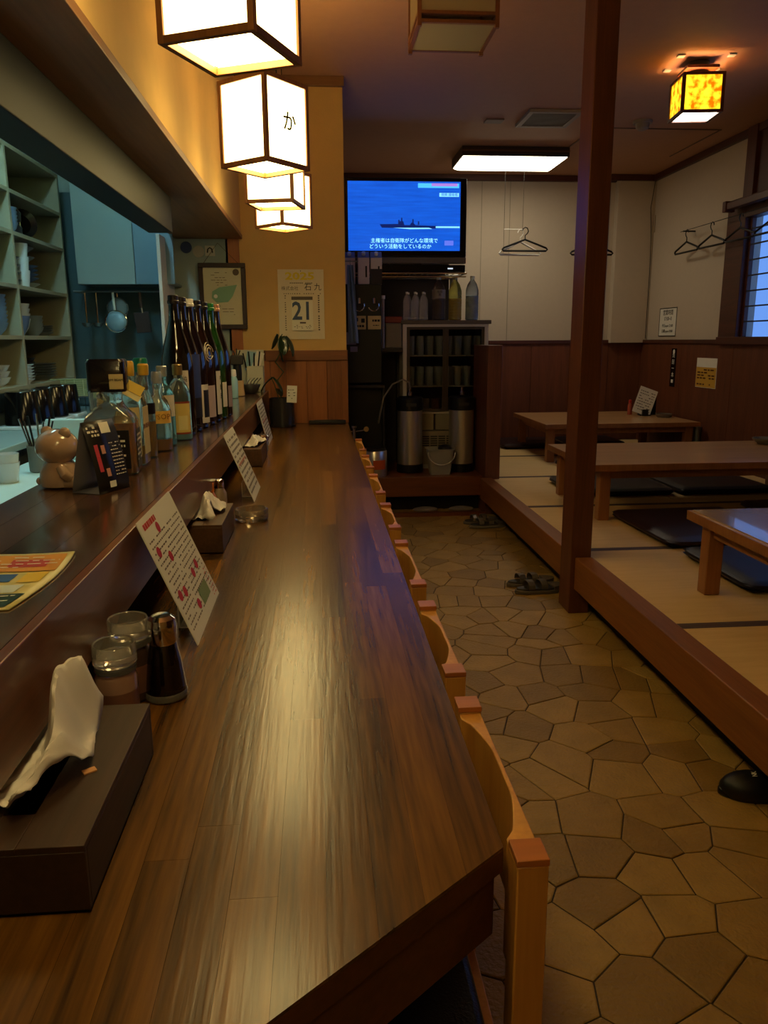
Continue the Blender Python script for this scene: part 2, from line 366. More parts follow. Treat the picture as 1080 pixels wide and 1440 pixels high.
for i in range(4):
    y = -.5+random.uniform(-.3, 0)
    while y < WY-.02:
        e = min(y+random.uniform(.4, .8), WY-.02)
        if y < 1.0: e = max(e, .6)
        part('stave', MB().box(-.64+i*.075+.0004, -.565+i*.075-.0004, max(y, -.5), e-.0005, .9813, .985), shelf_m, sh, smooth=False); y = e
# ------------------------------------------------------------------ lanterns over the counter
pane_m = mat('lantern_paper_lit', (250, 240, 215), .8, emit=(1, .76, .30), es=L_LANTERN)
base_m = mat('lantern_base_lit', (250, 240, 215), .8, emit=(1, .75, .28), es=L_BASE)
lant_wood = wood('lantern_wood', (120, 74, 36), (164, 108, 58), 'Z', .5)
def lantern(loc, a, label, ch=None, dz=0):
    t = thing('pendant_lantern', label, 'lantern', loc, -math.radians(a), 'square paper lanterns over the counter')
    s, h, q = .0925, .25, .0065
    for sx in (-1, 1):
        for sy in (-1, 1): part('frame_post', MB().box(sx*s-q, sx*s+q, sy*s-q, sy*s+q, .0, h), lant_wood, t, .001)
    for z in (0.006, h-.008):
        for k in (-1, 1):
            part('frame_rail', MB().box(-s+q, s-q, k*s-q, k*s+q, z-.006, z+.008), lant_wood, t, .001)
            part('frame_rail', MB().box(k*s-q, k*s+q, -s+q, s-q, z-.006, z+.008), lant_wood, t, .001)
    for k in (-1, 1):
        part('paper_pane', MB().box(-s+q, s-q, k*s-.001, k*s+.001, .014, h-.014), pane_m, t, smooth=False)
        part('paper_pane', MB().box(k*s-.001, k*s+.001, -s+q, s-q, .014, h-.014), pane_m, t, smooth=False)
    part('base_pane', MB().box(-s+q, s-q, -s+q, s-q, .016, .018), base_m, t, smooth=False)
    part('top_bar', MB().box(-.01, .01, -s, s, h-.004, h+.008), lant_wood, t)
    wr_ = MB()
    for dx in (-.02, .02): wr_.tube([(dx*.3, dx, h), (dx, dx*.5, h+.1), (dx*.2, 0, CZ-loc[2]-.02)], .002, 6)
    part('hanging_wire', wr_, black, t); part('ceiling_cap', MB().lathe([(.03, CZ-loc[2]-.025), (.035, CZ-loc[2])], 16), black, t)
    if ch:
        c, zz, sz, xx = ch
        for dy in (-.0009, 0, .0009):
            text(c, sz, (s+.0016+dy*.1, xx+dy, zz+dy*.6), (PI/2, 0, PI/2), mat('lantern_ink', (30, 18, 8), .8), t)
    return t
lantern((-.148, 1.64, 1.83), 24, 'square paper lantern nearest the camera, cut by the top of the photo', ('け', .112, .07, .0))
lantern((-.15, 2.64, 1.828), 40, 'square lit lantern, second in the row, with the sign か', ('か', .125, .062, .012))
lantern((-.155, 3.34, 1.83), 13, 'square lit lantern, third in the row, its underside over the last one', ('い', .21, .05, .0))
lantern((-.15, 3.98, 1.83), 46, 'square lit lantern, farthest and lowest in the photo')
lantern((-.148, .62, 1.83), 30, 'square lit lantern over the near end of the counter, outside the photo')
lantern((-.148, -.42, 1.83), 15, 'square lit lantern behind the camera over the counter')
# ------------------------------------------------------------------ chairs at the counter
def chair(y0, y1, label):
    W = y1-y0
    t = thing('counter_chair', label, 'chair', (.192, y0, 0), 0, 'wooden chairs tucked under the counter')
    for yy in (0, W-.036):
        part('back_post', MB().box(0, .034, yy, yy+.036, 0, .768), chair_m, t, .002)
        part('post_cap', MB().box(-.0005, .0345, yy-.0005, yy+.0365, .768, .776), chair_cap, t, .001)
    n = 20; a, b = .036, W-.036; pts = []
    for i in range(n+1):
        u = i/n; d = .026*min(1, max(0, math.sin(math.pi*u))**.9*1.15) if .08 < u < .92 else 0
        pts.append((0.001+d, a+(b-a)*u))
    poly = pts+[(.033, b), (.033, a)]
    part('back_rail', MB().prism(poly, .62, .766), chair_m, t, .0015)
    part('lower_rail', MB().box(.008, .03, .036, W-.036, .33, .37), chair_m, t, .002)
    for yy in (.0, W-.034): part('front_leg', MB().box(-.36, -.326, yy, yy+.034, 0, .43), chair_m, t, .002)
    for yy in (.006, W-.028):
        part('side_rail', MB().box(-.326, 0, yy, yy+.022, .36, .41), chair_m, t, .002)
    part('front_rail', MB().box(-.354, -.33, .034, W-.034, .36, .41), chair_m, t)
    part('seat', MB().box(-.37, -.004, .004, W-.004, .43, .475), blackleather, t, .012)
    part('seat_board', MB().box(-.36, -.004, .008, W-.008, .411, .43), chair_m, t)
    return t
cy = [(.683, 1.06), (1.145, 1.50), (1.61, 2.0), (2.14, 2.49), (2.66, 3.06), (3.22, 3.59), (3.76, 4.2)]
nm = ['nearest the camera with its seat showing', 'second from the near end', 'third from the near end', 'fourth from the near end', 'third from the far end', 'next to last before the back wall', 'farthest away near the wood-panelled wall']
for (a, b), l in zip(cy, nm): chair(a, b, 'light wooden counter chair with scooped back rail, '+l)
mk = part('lettering', MB().box(-.19, -.18, .13, .138, .4752, .4756).box(-.165, -.155, .13, .138, .4752, .4756).box(-.19, -.18, .145, .153, .4752, .4756).box(-.165, -.155, .145, .153, .4752, .4756), paper, bpy.data.objects['counter_chair'])
# ------------------------------------------------------------------ print helper
def print_rows(mb, u0, u1, v0, v1, rows, hgt, fn, dens=.75, cmin=.004, cmax=.016, gap=.004, seed=1):
    R = random.Random(seed)
    for r in range(rows):
        v = v0+(v1-v0)*(r+.5)/rows; u = u0
        while u < u1:
            L = R.uniform(cmin, cmax); e = min(u+L, u1)
            if R.random() < dens: mb.add([fn(u, v-hgt/2), fn(e, v-hgt/2), fn(e, v+hgt/2), fn(u, v+hgt/2)], [(0, 1, 2, 3)])
            u = e+gap
def quad(mb, u0, u1, v0, v1, fn): mb.add([fn(u0, v0), fn(u1, v0), fn(u1, v1), fn(u0, v1)], [(0, 1, 2, 3)])
def disc(mb, u, v, r, fn, seg=18): mb.add([fn(u+r*math.cos(2*PI*k/seg), v+r*math.sin(2*PI*k/seg)) for k in range(seg)], [tuple(range(seg))])
# ------------------------------------------------------------------ menu boards leaning on the shelf
def menu(y0, y1, label, style, zt=.995, yshift=0, xb=-.225):
    xt = -.317; Wd = y1-y0; hh = math.hypot(xt-xb, zt-KZ); t = thing('menu_board', label, 'menu', (xb, y0, KZ+.001), 0, 'laminated menus leaning on the shelf')
    U = Vector((0, 1, 0)); V = Vector((xt-xb, yshift, zt-KZ)).normalized(); Nn = U.cross(V); Nn = Nn if Nn.x > 0 else -Nn
    Hh = Vector((xt-xb, yshift, zt-KZ)).length
    f0 = lambda u, v, k=0: tuple(U*u+V*v+Nn*k)
    mb = MB(); vs = [f0(u, v, k) for k in (-.002, 0) for u, v in ((0, 0), (Wd, 0), (Wd, Hh), (0, Hh))]
    mb.add(vs, [(0, 1, 2, 3), (4, 5, 6, 7), (0, 1, 5, 4), (1, 2, 6, 5), (2, 3, 7, 6), (3, 0, 4, 7)])
    part('laminated_sheet', mb, mat('laminated_paper', (224, 222, 214), .3), t, smooth=False)
    fn = lambda u, v: f0(u*Wd, v*Hh, .0004); fn2 = lambda u, v: f0(u*Wd, v*Hh, .0007)
    a = MB(); rr = MB(); g = MB(); o_ = MB()
    if style == 1:
        # photo: text runs in vertical columns; red round badges, a green box at the lower right
        print_rows(a, .05, .95, .08, .84, 17, .013, fn, .8, .02, .05, .012, 3)
        for (u, v) in ((.14, .72), (.36, .86), (.33, .62), (.26, .34), (.13, .36), (.62, .36), (.42, .16), (.78, .38)): rr = MB(); disc(rr, u, v, .043, fn2); part('badge', rr, mat('red_badge', (176, 34, 52), .5), t, smooth=False)
        print_rows(o_, .08, .40, .91, .96, 1, .045, fn, 1, .02, .05, .008, 5)
        quad(g, .52, .80, .10, .23, fn2); print_rows(o_, .86, .98, .03, .30, 8, .012, fn, .8, .01, .03, .01, 9)
        part('print', g, mat('green_print', (120, 140, 96), .5), t, smooth=False)
    else:
        print_rows(a, .06, .94, .08, .93, 11, .03, fn, .85, .03, .07, .012, 11+style); print_rows(o_, .1, .9, .5, .56, 1, .03, fn, .95, .03, .05, .02, 4)
    part('print', a, mat('grey_print', (112, 104, 98), .6), t, smooth=False)
    part('print', o_, mat('orange_print', (190, 60, 40), .5), t, smooth=False)
    part('stand', MB().box(-.05, -.003, Wd*.3, Wd*.7, 0, .003).box(-.05, -.047, Wd*.3, Wd*.7, 0, .05), mat('clear_acrylic', (210, 205, 200), .1), t)
menu(1.315, 1.61, 'large laminated white menu with red round badges leaning on the shelf edge', 1)
menu(2.575, 2.85, 'narrow-looking speckled menu card, middle of the three on the counter', 2)
menu(3.99, 4.36, 'farthest menu card, leaning beside the dark plant pot', 3, zt=.99, xb=-.265)
# ------------------------------------------------------------------ tissue boxes
tissue_m = mat('tissue_paper', (214, 208, 204), .8)
def tissue_box(x0, x1, y0, y1, zt, label, kind):
    t = thing('tissue_box', label, 'tissue box', ((x0+x1)/2, (y0+y1)/2, KZ+.0006), 0, 'wooden boxes along the counter')
    a, b, h = (x1-x0)/2, (y1-y0)/2, zt-KZ
    mb = MB(); th = .007
    mb.box(-a, a, -b, -b+th, 0, h-th).box(-a, a, b-th, b, 0, h-th).box(-a, -a+th, -b+th, b-th, 0, h-th).box(a-th, a, -b+th, b-th, 0, h-th).box(-a, a, -b, b, 0, .004)
    part('box_body', mb, darkbox if kind == 1 else wood('brown_box_wood', (62, 38, 22), (100, 66, 38), 'Y', .45), t, .0008)
    hl, hw = b*.62, a*.2
    bm_ = darkbox if kind == 1 else wood('brown_box_wood', (62, 38, 22), (100, 66, 38), 'Y', .45)
    mb = MB(); mb.box(-a, -hw, -b, b, h-th, h).box(hw, a, -b, b, h-th, h).box(-hw, hw, -b, -hl, h-th, h).box(-hw, hw, hl, b, h-th, h)
    part('box_lid', mb, bm_, t, .0008)
    rs = random.Random(kind*5)
    ph = [rs.uniform(0, 6) for _ in range(6)]
    pk = {1: .088, 2: .05, 3: .035}[kind]
    def fn(u, v):
        yy = (u-.5); y = yy*hl*2.15+.010*math.sin(v*9+ph[0])
        x = -.058+.092*v+.006*math.sin(u*9+ph[1])+(.012*math.sin(u*5+ph[2]) if v > .8 else 0)
        if kind > 1: x = x*1.05+.006
        x0 = .012+.010*math.sin(u*7+ph[3]); s_ = .013 if x < x0 else .020
        env = (.30+.70*min(1, max(0, (u-.05)*1.5))**1.2) if kind == 1 else math.sin(PI*min(1, max(0, u)))**.6
        z = h+.002+pk*env*math.exp(-((x-x0)/s_)**2)+.004*abs(math.sin(u*21+v*13+ph[4]))+.003*abs(math.sin(v*17-u*9))
        edge = min(v, 1-v)*8
        return (x, y, z if kind == 1 else z+.004*max(0, 1-edge))
    m2 = MB(); m2.grid(fn, 44, 26); part('tissue', m2, tissue_m, t, solid=.0008)
    if kind == 1:
        part('chipped_spot', MB().obox((.047, -.015, h+.0006), (.014, .009, .002), rz=.6), mat('bare_wood_chip', (206, 150, 100), .7), t)
    return t
tissue_box(-.385, -.228, .655, .945, .842, 'near dark wooden tissue box with a big white tissue pulled up', 1)
tissue_box(-.375, -.253, 1.93, 2.20, .845, 'small dark tissue box beside the glass ashtray, tissue folding over', 2)
tissue_box(-.355, -.252, 3.33, 3.68, .845, 'far brown tissue box before the farthest menu card', 3)
# ------------------------------------------------------------------ condiments
def at(x, y, z=KZ): return (x, y, z+.0008)
def shaker(x, y, label, contents, h=.122, r=.0285):
    t = thing('spice_jar', label, 'jar', at(x, y), 0, 'clear-lidded spice jars by the near tissue box')
    part('jar_body', MB().lathe([(r*.9, 0), (r, .004), (r, h*.60), (r*.88, h*.66)], 28), mat('jar_'+contents, {'pepper': (70, 52, 44), 'salt': (150, 116, 100)}[contents], .2, coat=.8), t)
    part('jar_label', MB().lathe([(r+.0004, h*.12), (r+.0004, h*.45)], 28, cap=False), mat('jar_label', (120, 82, 70), .4), t)
    part('jar_collar', MB().lathe([(r*.9, h*.66), (r*1.0, h*.68), (r*1.0, h*.73), (r*.93, h*.745)], 28), mat('clear_plastic', (235, 232, 228), .08, 0, .88, ior=1.4), t)
    part('jar_lid', MB().lathe([(.001, h*.75), (r*.96, h*.75), (r*1.04, h*.76), (r*1.05, h*.97), (r*.99, h), (r*.93, h*.985), (r*.9, h*.86), (.001, h*.85)], 32, cap=False), mat('clear_plastic', (235, 232, 228), .08, 0, .88, ior=1.4), t)
    return t
shaker(-.293, 1.035, 'nearer clear-topped spice jar with brown contents behind the tissue box', 'salt')
shaker(-.293, 1.118, 'rear clear-topped spice jar touching the soy sauce bottle', 'pepper', .128)
def soy(x, y, label):
    t = thing('soy_sauce_bottle', label, 'bottle', at(x, y), 0)
    part('glass_body', MB().lathe([(.024, 0), (.029, .002), (.0305, .008), (.030, .02), (.025, .06), (.020, .085), (.019, .092)], 32), mat('soy_dark', (14, 8, 6), .06, coat=.8), t)
    part('glass_foot', MB().lathe([(.0295, .0005), (.0315, .003), (.0318, .010), (.0305, .013)], 32, cap=False), mat('thick_glass', (200, 195, 190), .04, 0, .8), t)
    part('chrome_cap', MB().lathe([(.0195, .088), (.0212, .092), (.0216, .116), (.020, .126), (.014, .131), (.001, .132)], 32), chrome, t)
    return t
soy(-.243, 1.115, 'glass soy sauce bottle with a chrome cap by the large menu')
t = thing('sauce_bottle', 'dark sauce bottle with a red side in the shade under the shelf', 'bottle', at(-.385, 1.09))
part('bottle_body', MB().lathe([(.024, 0), (.026, .004), (.026, .08), (.012, .105), (.012, .125)], 24), mat('sauce_dark', (40, 14, 10), .2), t); part('label_band', MB().lathe([(.0264, .015), (.0264, .075)], 24, cap=False), red, t)
part('bottle_cap', MB().lathe([(.013, .12), (.013, .14)], 20), red, t)
# by the second box
def small_bottle(x, y, label, col, capcol, h=.11, r=.02, z=KZ, metalcap=False, cat='bottle', name='seasoning_bottle', group=None):
    t = thing(name, label, cat, at(x, y, z), 0, group)
    part('bottle_body', MB().lathe([(r*.9, 0), (r, .003), (r, h*.62), (r*.6, h*.76)], 24), mat('sb_%d_%d_%d' % col, col, .25, coat=.5), t)
    part('bottle_cap', MB().lathe([(r*.66, h*.76), (r*.7, h*.78), (r*.62, h*.97), (r*.4, h)], 24), chrome if metalcap else mat('sc_%d_%d_%d' % capcol, capcol, .4), t)
    return t
small_bottle(-.335, 2.32, 'small orange-capped seasoning bottle behind the middle tissue box', (190, 110, 40), (225, 130, 30), .115, .02)
small_bottle(-.315, 2.38, 'chrome-capped shaker behind the middle tissue box', (150, 130, 110), (220, 220, 220), .115, .023, metalcap=True)
small_bottle(-.37, 2.42, 'pale seasoning pot deepest under the shelf behind the middle tissue box', (200, 170, 120), (230, 215, 190), .10, .022)
small_bottle(-.395, 2.27, 'red seasoning tube under the shelf beside the middle tissue box', (150, 40, 24), (170, 30, 24), .10, .017)
# ashtrays
def ashtray(x, y, label, r=.05, h=.034):
    t = thing('glass_ashtray', label, 'ashtray', at(x, y)); mb = MB()
    mb.lathe([(.001, 0), (r*.9, 0), (r, h*.15), (r*1.0, h*.9), (r*.97, h), (r*.85, h), (r*.8, h*.5), (.001, h*.35)], 36, cap=False)
    part('bowl', mb, mat('ashtray_glass', (225, 215, 200), .04, 0, .92), t)
    part('rim_ring', MB().lathe([(r*.86, h), (r*.93, h*1.05), (r*1.0, h)], 36, cap=False), mat('ashtray_glass', (225, 215, 200), .04, 0, .92), t)
    return t
ashtray(-.212, 2.31, 'round clear glass ashtray on the counter beside the middle tissue box')
ashtray(-.235, 2.36, 'clear glass ashtray stacked at the back of the round one') if False else None
# far group
small_bottle(-.352, 3.86, 'round pink-lidded seasoning pot under the shelf behind the far tissue box', (178, 120, 96), (196, 140, 116), .085, .038)
t = thing('glass_jar', 'small clear glass jar with a steel lid beside the pink seasoning pot', 'jar', at(-.285, 3.83))
part('jar_body', MB().lathe([(.028, 0), (.031, .003), (.031, .045), (.028, .05)], 28), mat('jar_glass', (160, 150, 140), .1, 0, .5), t)
part('jar_lid', MB().lathe([(.030, .05), (.033, .052), (.033, .072), (.026, .08)], 28), chrome, t)
# remote / black tray at the far end of the counter
t = thing('remote_control', 'thin black remote lying against the wood-panelled wall', 'remote control', at(.045, 5.045))
part('remote_body', MB().box(-.115, .125, -.025, .02, 0, .024), black, t, .005); part('button_strip', MB().box(-.08, .09, -.02, .01, .024, .026), darkgrey, t)
# potted orchid
t = thing('potted_orchid', 'potted orchid in a dark grey pot at the far end of the counter', 'plant', at(-.236, 4.95))
part('pot', MB().lathe([(.066, 0), (.076, .006), (.080, .06), (.080, .13), (.077, .178), (.072, .178), (.070, .15), (.001, .15)], 36, cap=False), mat('dark_pot', (44, 42, 44), .25, coat=.4), t)
part('saucer', MB().lathe([(.07, 0), (.086, .002), (.09, .012), (.084, .012)], 36), mat('dark_pot', (44, 42, 44), .25), t)
stem = MB(); stem.tube([(-.005, -.005, .15), (.0, -.02, .22), (-.02, -.02, .29), (.02, -.03, .34), (-.03, -.02, .40), (.0, -.03, .45), (.05, -.04, .475)], .004, 8)
stem.tube([(.0, -.03, .45), (-.01, -.03, .52), (.02, -.04, .57)], .003, 6); stem.tube([(-.01, 0, .15), (-.04, -.02, .26), (-.06, -.02, .31)], .003, 6)
green = mat('leaf_green', (34, 52, 30), .35, coat=.3)
part('stem', stem, mat('stem_green', (60, 66, 34), .5), t)
def leaf(c, L, Wd, pitch, az, droop=.3):
    R = Matrix.Rotation(az, 3, 'Z') @ Matrix.Rotation(pitch, 3, 'Y'); mb = MB()
    mb.grid(lambda u, v: tuple(Vector(c)+R @ Vector(((v)*L, (u-.5)*Wd*math.sin(PI*min(1, v*.93+.07))**.7, -droop*L*v*v-.15*Wd*(1-abs(2*u-1))))), 6, 10)
    part('leaf', mb, green, t, solid=.002)
leaf((.02, -.04, .56), .12, .075, 1.3, -1.2, .1); leaf((.04, -.035, .56), .125, .08, .9, -.3, .3); leaf((-.01, -.03, .57), .1, .05, 1.9, -.5, .1)
leaf((-.005, -.03, .53), .13, .03, 1.75, -2.6, 0); leaf((-.05, -.02, .31), .12, .045, .7, -.4, .3); leaf((-.05, -.02, .31), .11, .05, .5, 3.2, .35); leaf((0, 0, .19), .09, .04, -.9, 2.0, .5)
part('price_tag', MB().obox((.068, -.07, .205), (.062, .002, .105), ry=.06), paper, t)
m_ = MB(); print_rows(m_, .045, .09, .17, .24, 4, .004, lambda u, v: (u, -.0722, v), .6, .006, .014, .005, 2); part('print', m_, ink, t, smooth=False)
# ------------------------------------------------------------------ bear figurine, tent card, magazine
t = thing('bear_figurine', 'glossy tan ceramic bear figurine seated at the near end of the shelf', 'figurine', at(-.578, 1.745, SZ), .05)
bear = mat('tan_ceramic', (180, 148, 124), .16, coat=.7)
mb = MB(); mb.lathe([(.030, 0), (.040, .004), (.043, .018), (.040, .036), (.032, .052), (.022, .060)], 32, sx=1, sy=.9); part('torso', mb, bear, t)
part('head', MB().ball((0, 0, .090), .046, sz=.86, sy=.95), bear, t)
for sx in (-1, 1):
    part('ear', MB().ball((-sx*.03*math.sin(.9), sx*.03*math.cos(.9), .121), .013, sy=.6), bear, t)
    part('arm', MB().tube([(.012, sx*.034, .050), (.022, sx*.040, .034), (.030, sx*.034, .024)], [.010, .012, .010], 12), bear, t)
    part('leg', MB().tube([(.014, sx*.020, .014), (.034, sx*.024, .014), (.050, sx*.026, .016)], [.015, .015, .013], 12), bear, t)
part('muzzle', MB().ball((.042*math.cos(.9), .042*math.sin(.9), .082), .016, sz=.75), bear, t); part('nose', MB().ball((.057*math.cos(.9), .057*math.sin(.9), .086), .005), black, t)
part('tail', MB().ball((-.042, 0, .014), .009), bear, t)
for sx in (-1, 1): part('eye', MB().ball((.0455*math.cos(.9+sx*.4), .0455*math.sin(.9+sx*.4), .096), .0035), black, t)
t = thing('tent_card', 'black folded promotional tent card beside the bear figurine', 'card', at(-.478, 1.70, SZ), -.42)
TH = .15
mb = MB(); mb.grid(lambda u, v: (-.034+.036*(v**1.1), -.05+.10*u, TH*v), 1, 8)
part('back_flap', mb, mat('card_grey', (112, 108, 116), .5), t, solid=.0012)
tg = lambda u, v, k=0: (.036-.034*(v**1.6)+k, -.05+.10*u, TH*v)
mb = MB(); mb.grid(lambda u, v: tg(u, v), 1, 8)
part('front_flap', mb, mat('card_black', (26, 22, 24), .35), t, solid=.0012)
part('base_flap', MB().box(-.034, .036, -.05, .05, 0, .0012), mat('card_grey', (112, 108, 116), .5), t)
tf = lambda u, v: tg(u, v, .0014)
a = MB(); quad(a, .50, .80, .82, .97, tf); part('print', a, paper, t, smooth=False)
a = MB(); quad(a, .36, .56, .06, .15, tf); part('print', a, paper, t, smooth=False)
a = MB(); print_rows(a, .08, .42, .78, .94, 3, .03, tf, .9, .05, .12, .03, 8); print_rows(a, .62, .95, .2, .7, 10, .012, tf, .9, .03, .08, .02, 4); part('print', a, paper, t, smooth=False)
a = MB(); quad(a, .14, .26, .3, .68, tf); part('print', a, mat('card_red', (190, 60, 50), .5), t, smooth=False)
a = MB(); quad(a, .34, .46, .22, .66, tf); part('print', a, mat('card_tan', (200, 140, 110), .5), t, smooth=False)
t = thing('magazine', 'colourful yellow and blue flyer lying on the near end of the shelf', 'magazine', at(-.378, .935, SZ), .0)
def mg(u, v, k=.0): # u right, v away
    return (-.27+.27*u+.012*math.sin(3*v), -.02+.255*v, .0015+k+.004*max(0, v-.8)*5*max(0, u-.6)+.002*math.sin(u*6))
sk = lambda u, v, k=0: (lambda p: (p[0], p[1], p[2]))(mg(u, v, k))
mb = MB(); mb.grid(lambda u, v: sk(u, v), 10, 6); part('pages', mb, mat('flyer_paper', (204, 194, 130), .4), t, solid=.002)
cols = [((190, 204, 196), (.4, .66, .70, .98)), ((60, 100, 170), (.66, .80, .44, .58)), ((204, 214, 214), (.68, .90, .25, .38)), ((226, 190, 60), (.84, .95, .42, .60)), ((214, 150, 60), (.55, .97, .62, .95)), ((30, 54, 50), (.1, .97, .02, .22)), ((150, 176, 190), (.35, .66, .26, .40)), ((190, 60, 60), (.70, .9, .70, .85)), ((90, 150, 120), (.05, .28, .3, .5)), ((200, 110, 150), (.02, .3, .22, .28))]
for k, (c, (a0, a1, b0, b1)) in enumerate(cols):
    m2 = MB(); m2.grid(lambda u, v: sk(a0+(a1-a0)*u, b0+(b1-b0)*v, .0016+.00015*k), 4, 3); part('print', m2, mat('flyer_ink_%d' % k, c, .4), t)
m2 = MB(); print_rows(m2, .12, .95, .05, .20, 4, .012, lambda u, v: sk(u, v, .0032), .8, .02, .06, .01, 3); print_rows(m2, .57, .95, .66, .92, 4, .015, lambda u, v: sk(u, v, .0032), .7, .03, .08, .02, 6); part('print', m2, paper, t, smooth=False)
# ------------------------------------------------------------------ bottles on the raised shelf
liq_amber = mat('amber_whisky', (150, 82, 26), .08, coat=.6)
liq_gold = mat('gold_whisky', (150, 104, 30), .08, coat=.6)
bglass = mat('bottle_glass', (225, 238, 238), .03, 0, .95)
cream = mat('cream_label', (196, 176, 128), .5)
def sq(r): return [(-r, -r), (r, -r), (r, r), (-r, r)]
def rounded(wx, wy, rad, n=5):
    P_ = []
    for cx, cy_, a0 in ((wx-rad, wy-rad, 0), (-wx+rad, wy-rad, 90), (-wx+rad, -wy+rad, 180), (wx-rad, -wy+rad, 270)):
        for k in range(n+1):
            a = math.radians(a0+90*k/n); P_.append((cx+rad*math.cos(a), cy_+rad*math.sin(a)))
    return P_
def loft(mb, levels):  # levels: (poly, z)
    n = len(levels[0][0]); vs = [(x, y, z) for p, z in levels for x, y in p]; fs = []
    for i in range(len(levels)-1):
        for k in range(n):
            a, b = i*n+k, i*n+(k+1) % n; fs.append((a, b, b+n, a+n))
    fs.append(tuple(range(n))[::-1]); fs.append(tuple((len(levels)-1)*n+k for k in range(n)))
    return mb.add(vs, fs)
def ring(r, n=24, sx=1, sy=1):
    return [(r*sx*math.cos(PI/4*0+2*PI*(k+.5)/n), r*sy*math.sin(2*PI*(k+.5)/n)) for k in range(n)]
# big jug of whisky with black cap
t = thing('whisky_bottle', 'biggest whisky bottle with black cap and amber contents behind the tent card', 'bottle', at(-.505, 1.93, SZ), .1)
R5 = lambda wx, wy, rad: rounded(wx, wy, rad)
mb = MB(); loft(mb, [(R5(.056, .045, .014), 0), (R5(.060, .048, .014), .006), (R5(.060, .048, .014), .125), (R5(.054, .044, .02), .142), (R5(.036, .034, .026), .160), (R5(.030, .030, .028), .175), (R5(.030, .030, .028), .20)])
part('glass_body', mb, bglass, t)
mb = MB(); loft(mb, [(R5(.0575, .0455, .013), .004), (R5(.0575, .0455, .013), .124)]); part('whisky', mb, liq_amber, t)
part('front_label', MB().box(-.045, .045, -.0492, -.0484, .015, .108).box(.0604, .0612, -.035, .035, .015, .108), mat('card_black', (26, 22, 24), .35), t)
m_ = MB(); print_rows(m_, -.035, .035, .03, .10, 6, .005, lambda u, v: (.0615, u, v), .9, .006, .014, .003, 5); print_rows(m_, -.035, .035, .03, .10, 6, .005, lambda u, v: (u, -.0496, v), .9, .006, .014, .003, 5); part('print', m_, paper, t, smooth=False)
mb = MB(); loft(mb, [(R5(.042, .036, .012), .198), (R5(.044, .038, .012), .202), (R5(.044, .038, .012), .268), (R5(.040, .034, .012), .275)]); part('cap', mb, mat('cap_black', (22, 18, 24), .2, coat=.5), t)
part('neck_label', MB().box(.008, .040, -.0396, -.0384, .205, .24), cream, t)
text('JIM BEAM', .008, (.024, -.0399, .226), FACE_Y, ink, t)
t = thing('cocktail_glass', 'glassware standing inverted behind the big whisky bottle', 'glass', at(-.575, 2.14, SZ))
part('cup', MB().lathe([(.033, 0), (.034, .003), (.038, .15), (.040, .215), (.038, .215), (.033, .01), (.001, .008)], 24, cap=False), glass, t)
# cream-labelled whisky
t = thing('whisky_bottle', 'square whisky bottle with a cream label standing behind the black tent card', 'bottle', at(-.490, 2.07, SZ), .0)
mb = MB(); loft(mb, [(R5(.034, .034, .008), 0), (R5(.036, .036, .008), .004), (R5(.036, .036, .008), .155), (R5(.03, .03, .014), .178), (R5(.014, .014, .013), .196), (R5(.013, .013, .012), .235)]); part('glass_body', mb, bglass, t)
mb = MB(); loft(mb, [(R5(.0345, .0345, .008), .004), (R5(.0345, .0345, .008), .05)]); part('whisky', mb, liq_gold, t)
part('front_label', MB().box(-.03, .03, -.0372, -.0362, .028, .15).box(.0362, .0372, -.03, .03, .028, .15), cream, t)
text('JIM BEAM', .018, (.0376, 0, .10), (PI/2, 0, PI/2), mat('label_brown', (110, 70, 40), .5), t); text('JIM BEAM', .013, (0, -.0376, .10), FACE_Y, mat('label_brown', (110, 70, 40), .5), t)
part('cap', MB().lathe([(.0145, .228), (.0155, .23), (.0155, .262), (.013, .266)], 20), mat('cap_yellow', (206, 160, 50), .4), t)
part('neck_tag', MB().obox((.018, -.03, .20), (.05, .002, .026), ry=.5, rx=-.4), mat('tag_yellow', (214, 180, 60), .5), t)
part('neck_tag', MB().obox((.014, -.035, .182), (.045, .002, .018), ry=.55, rx=-.4), mat('tag_cream', (220, 206, 150), .5), t)
def bottle(loc, label, prof, gm, liquid=None, lm=None, cap=None, capm=None, labels=(), seg=32, name='liquor_bottle', group='liquor bottles on the raised shelf', rz=0):
    t = thing(name, label, 'bottle', at(loc[0], loc[1], SZ), rz, group)
    part('glass_body', MB().lathe(prof, seg), gm, t)
    if liquid:
        lp = [(max(.001, r-.002), z) for r, z in prof if z <= liquid]; lp[0] = (lp[0][0], .003); lp.append((lp[-1][0], liquid)); part('contents', MB().lathe(lp, seg), lm, t)
    if cap: part('cap', MB().lathe(cap, 20), capm, t)
    for (r, z0, z1, a0, a1, m, txt) in labels:
        mb = MB(); mb.grid(lambda u, v: ((r+.0006)*1*math.cos(math.radians(a0+(a1-a0)*u)), (r+.0006)*math.sin(math.radians(a0+(a1-a0)*u)), z0+(z1-z0)*v), 12, 1)
        part('front_label', mb, m, t)
        am = math.radians((a0+a1)/2)
        if txt:
            for q_, (s_, zz, mm) in txt.items():
                R = Matrix(((-math.sin(am), 0, math.cos(am)), (math.cos(am), 0, math.sin(am)), (0, 1, 0)))
                text(q_, s_, Vector(((r+.002)*math.cos(am), (r+.002)*math.sin(am), zz)), None, mm, t, R=R)
    return t
navy = mat('navy_ink', (30, 40, 70), .5); gold_i = mat('gold_ink', (150, 96, 30), .5)
lab_w = mat('white_label', (206, 200, 190), .5)
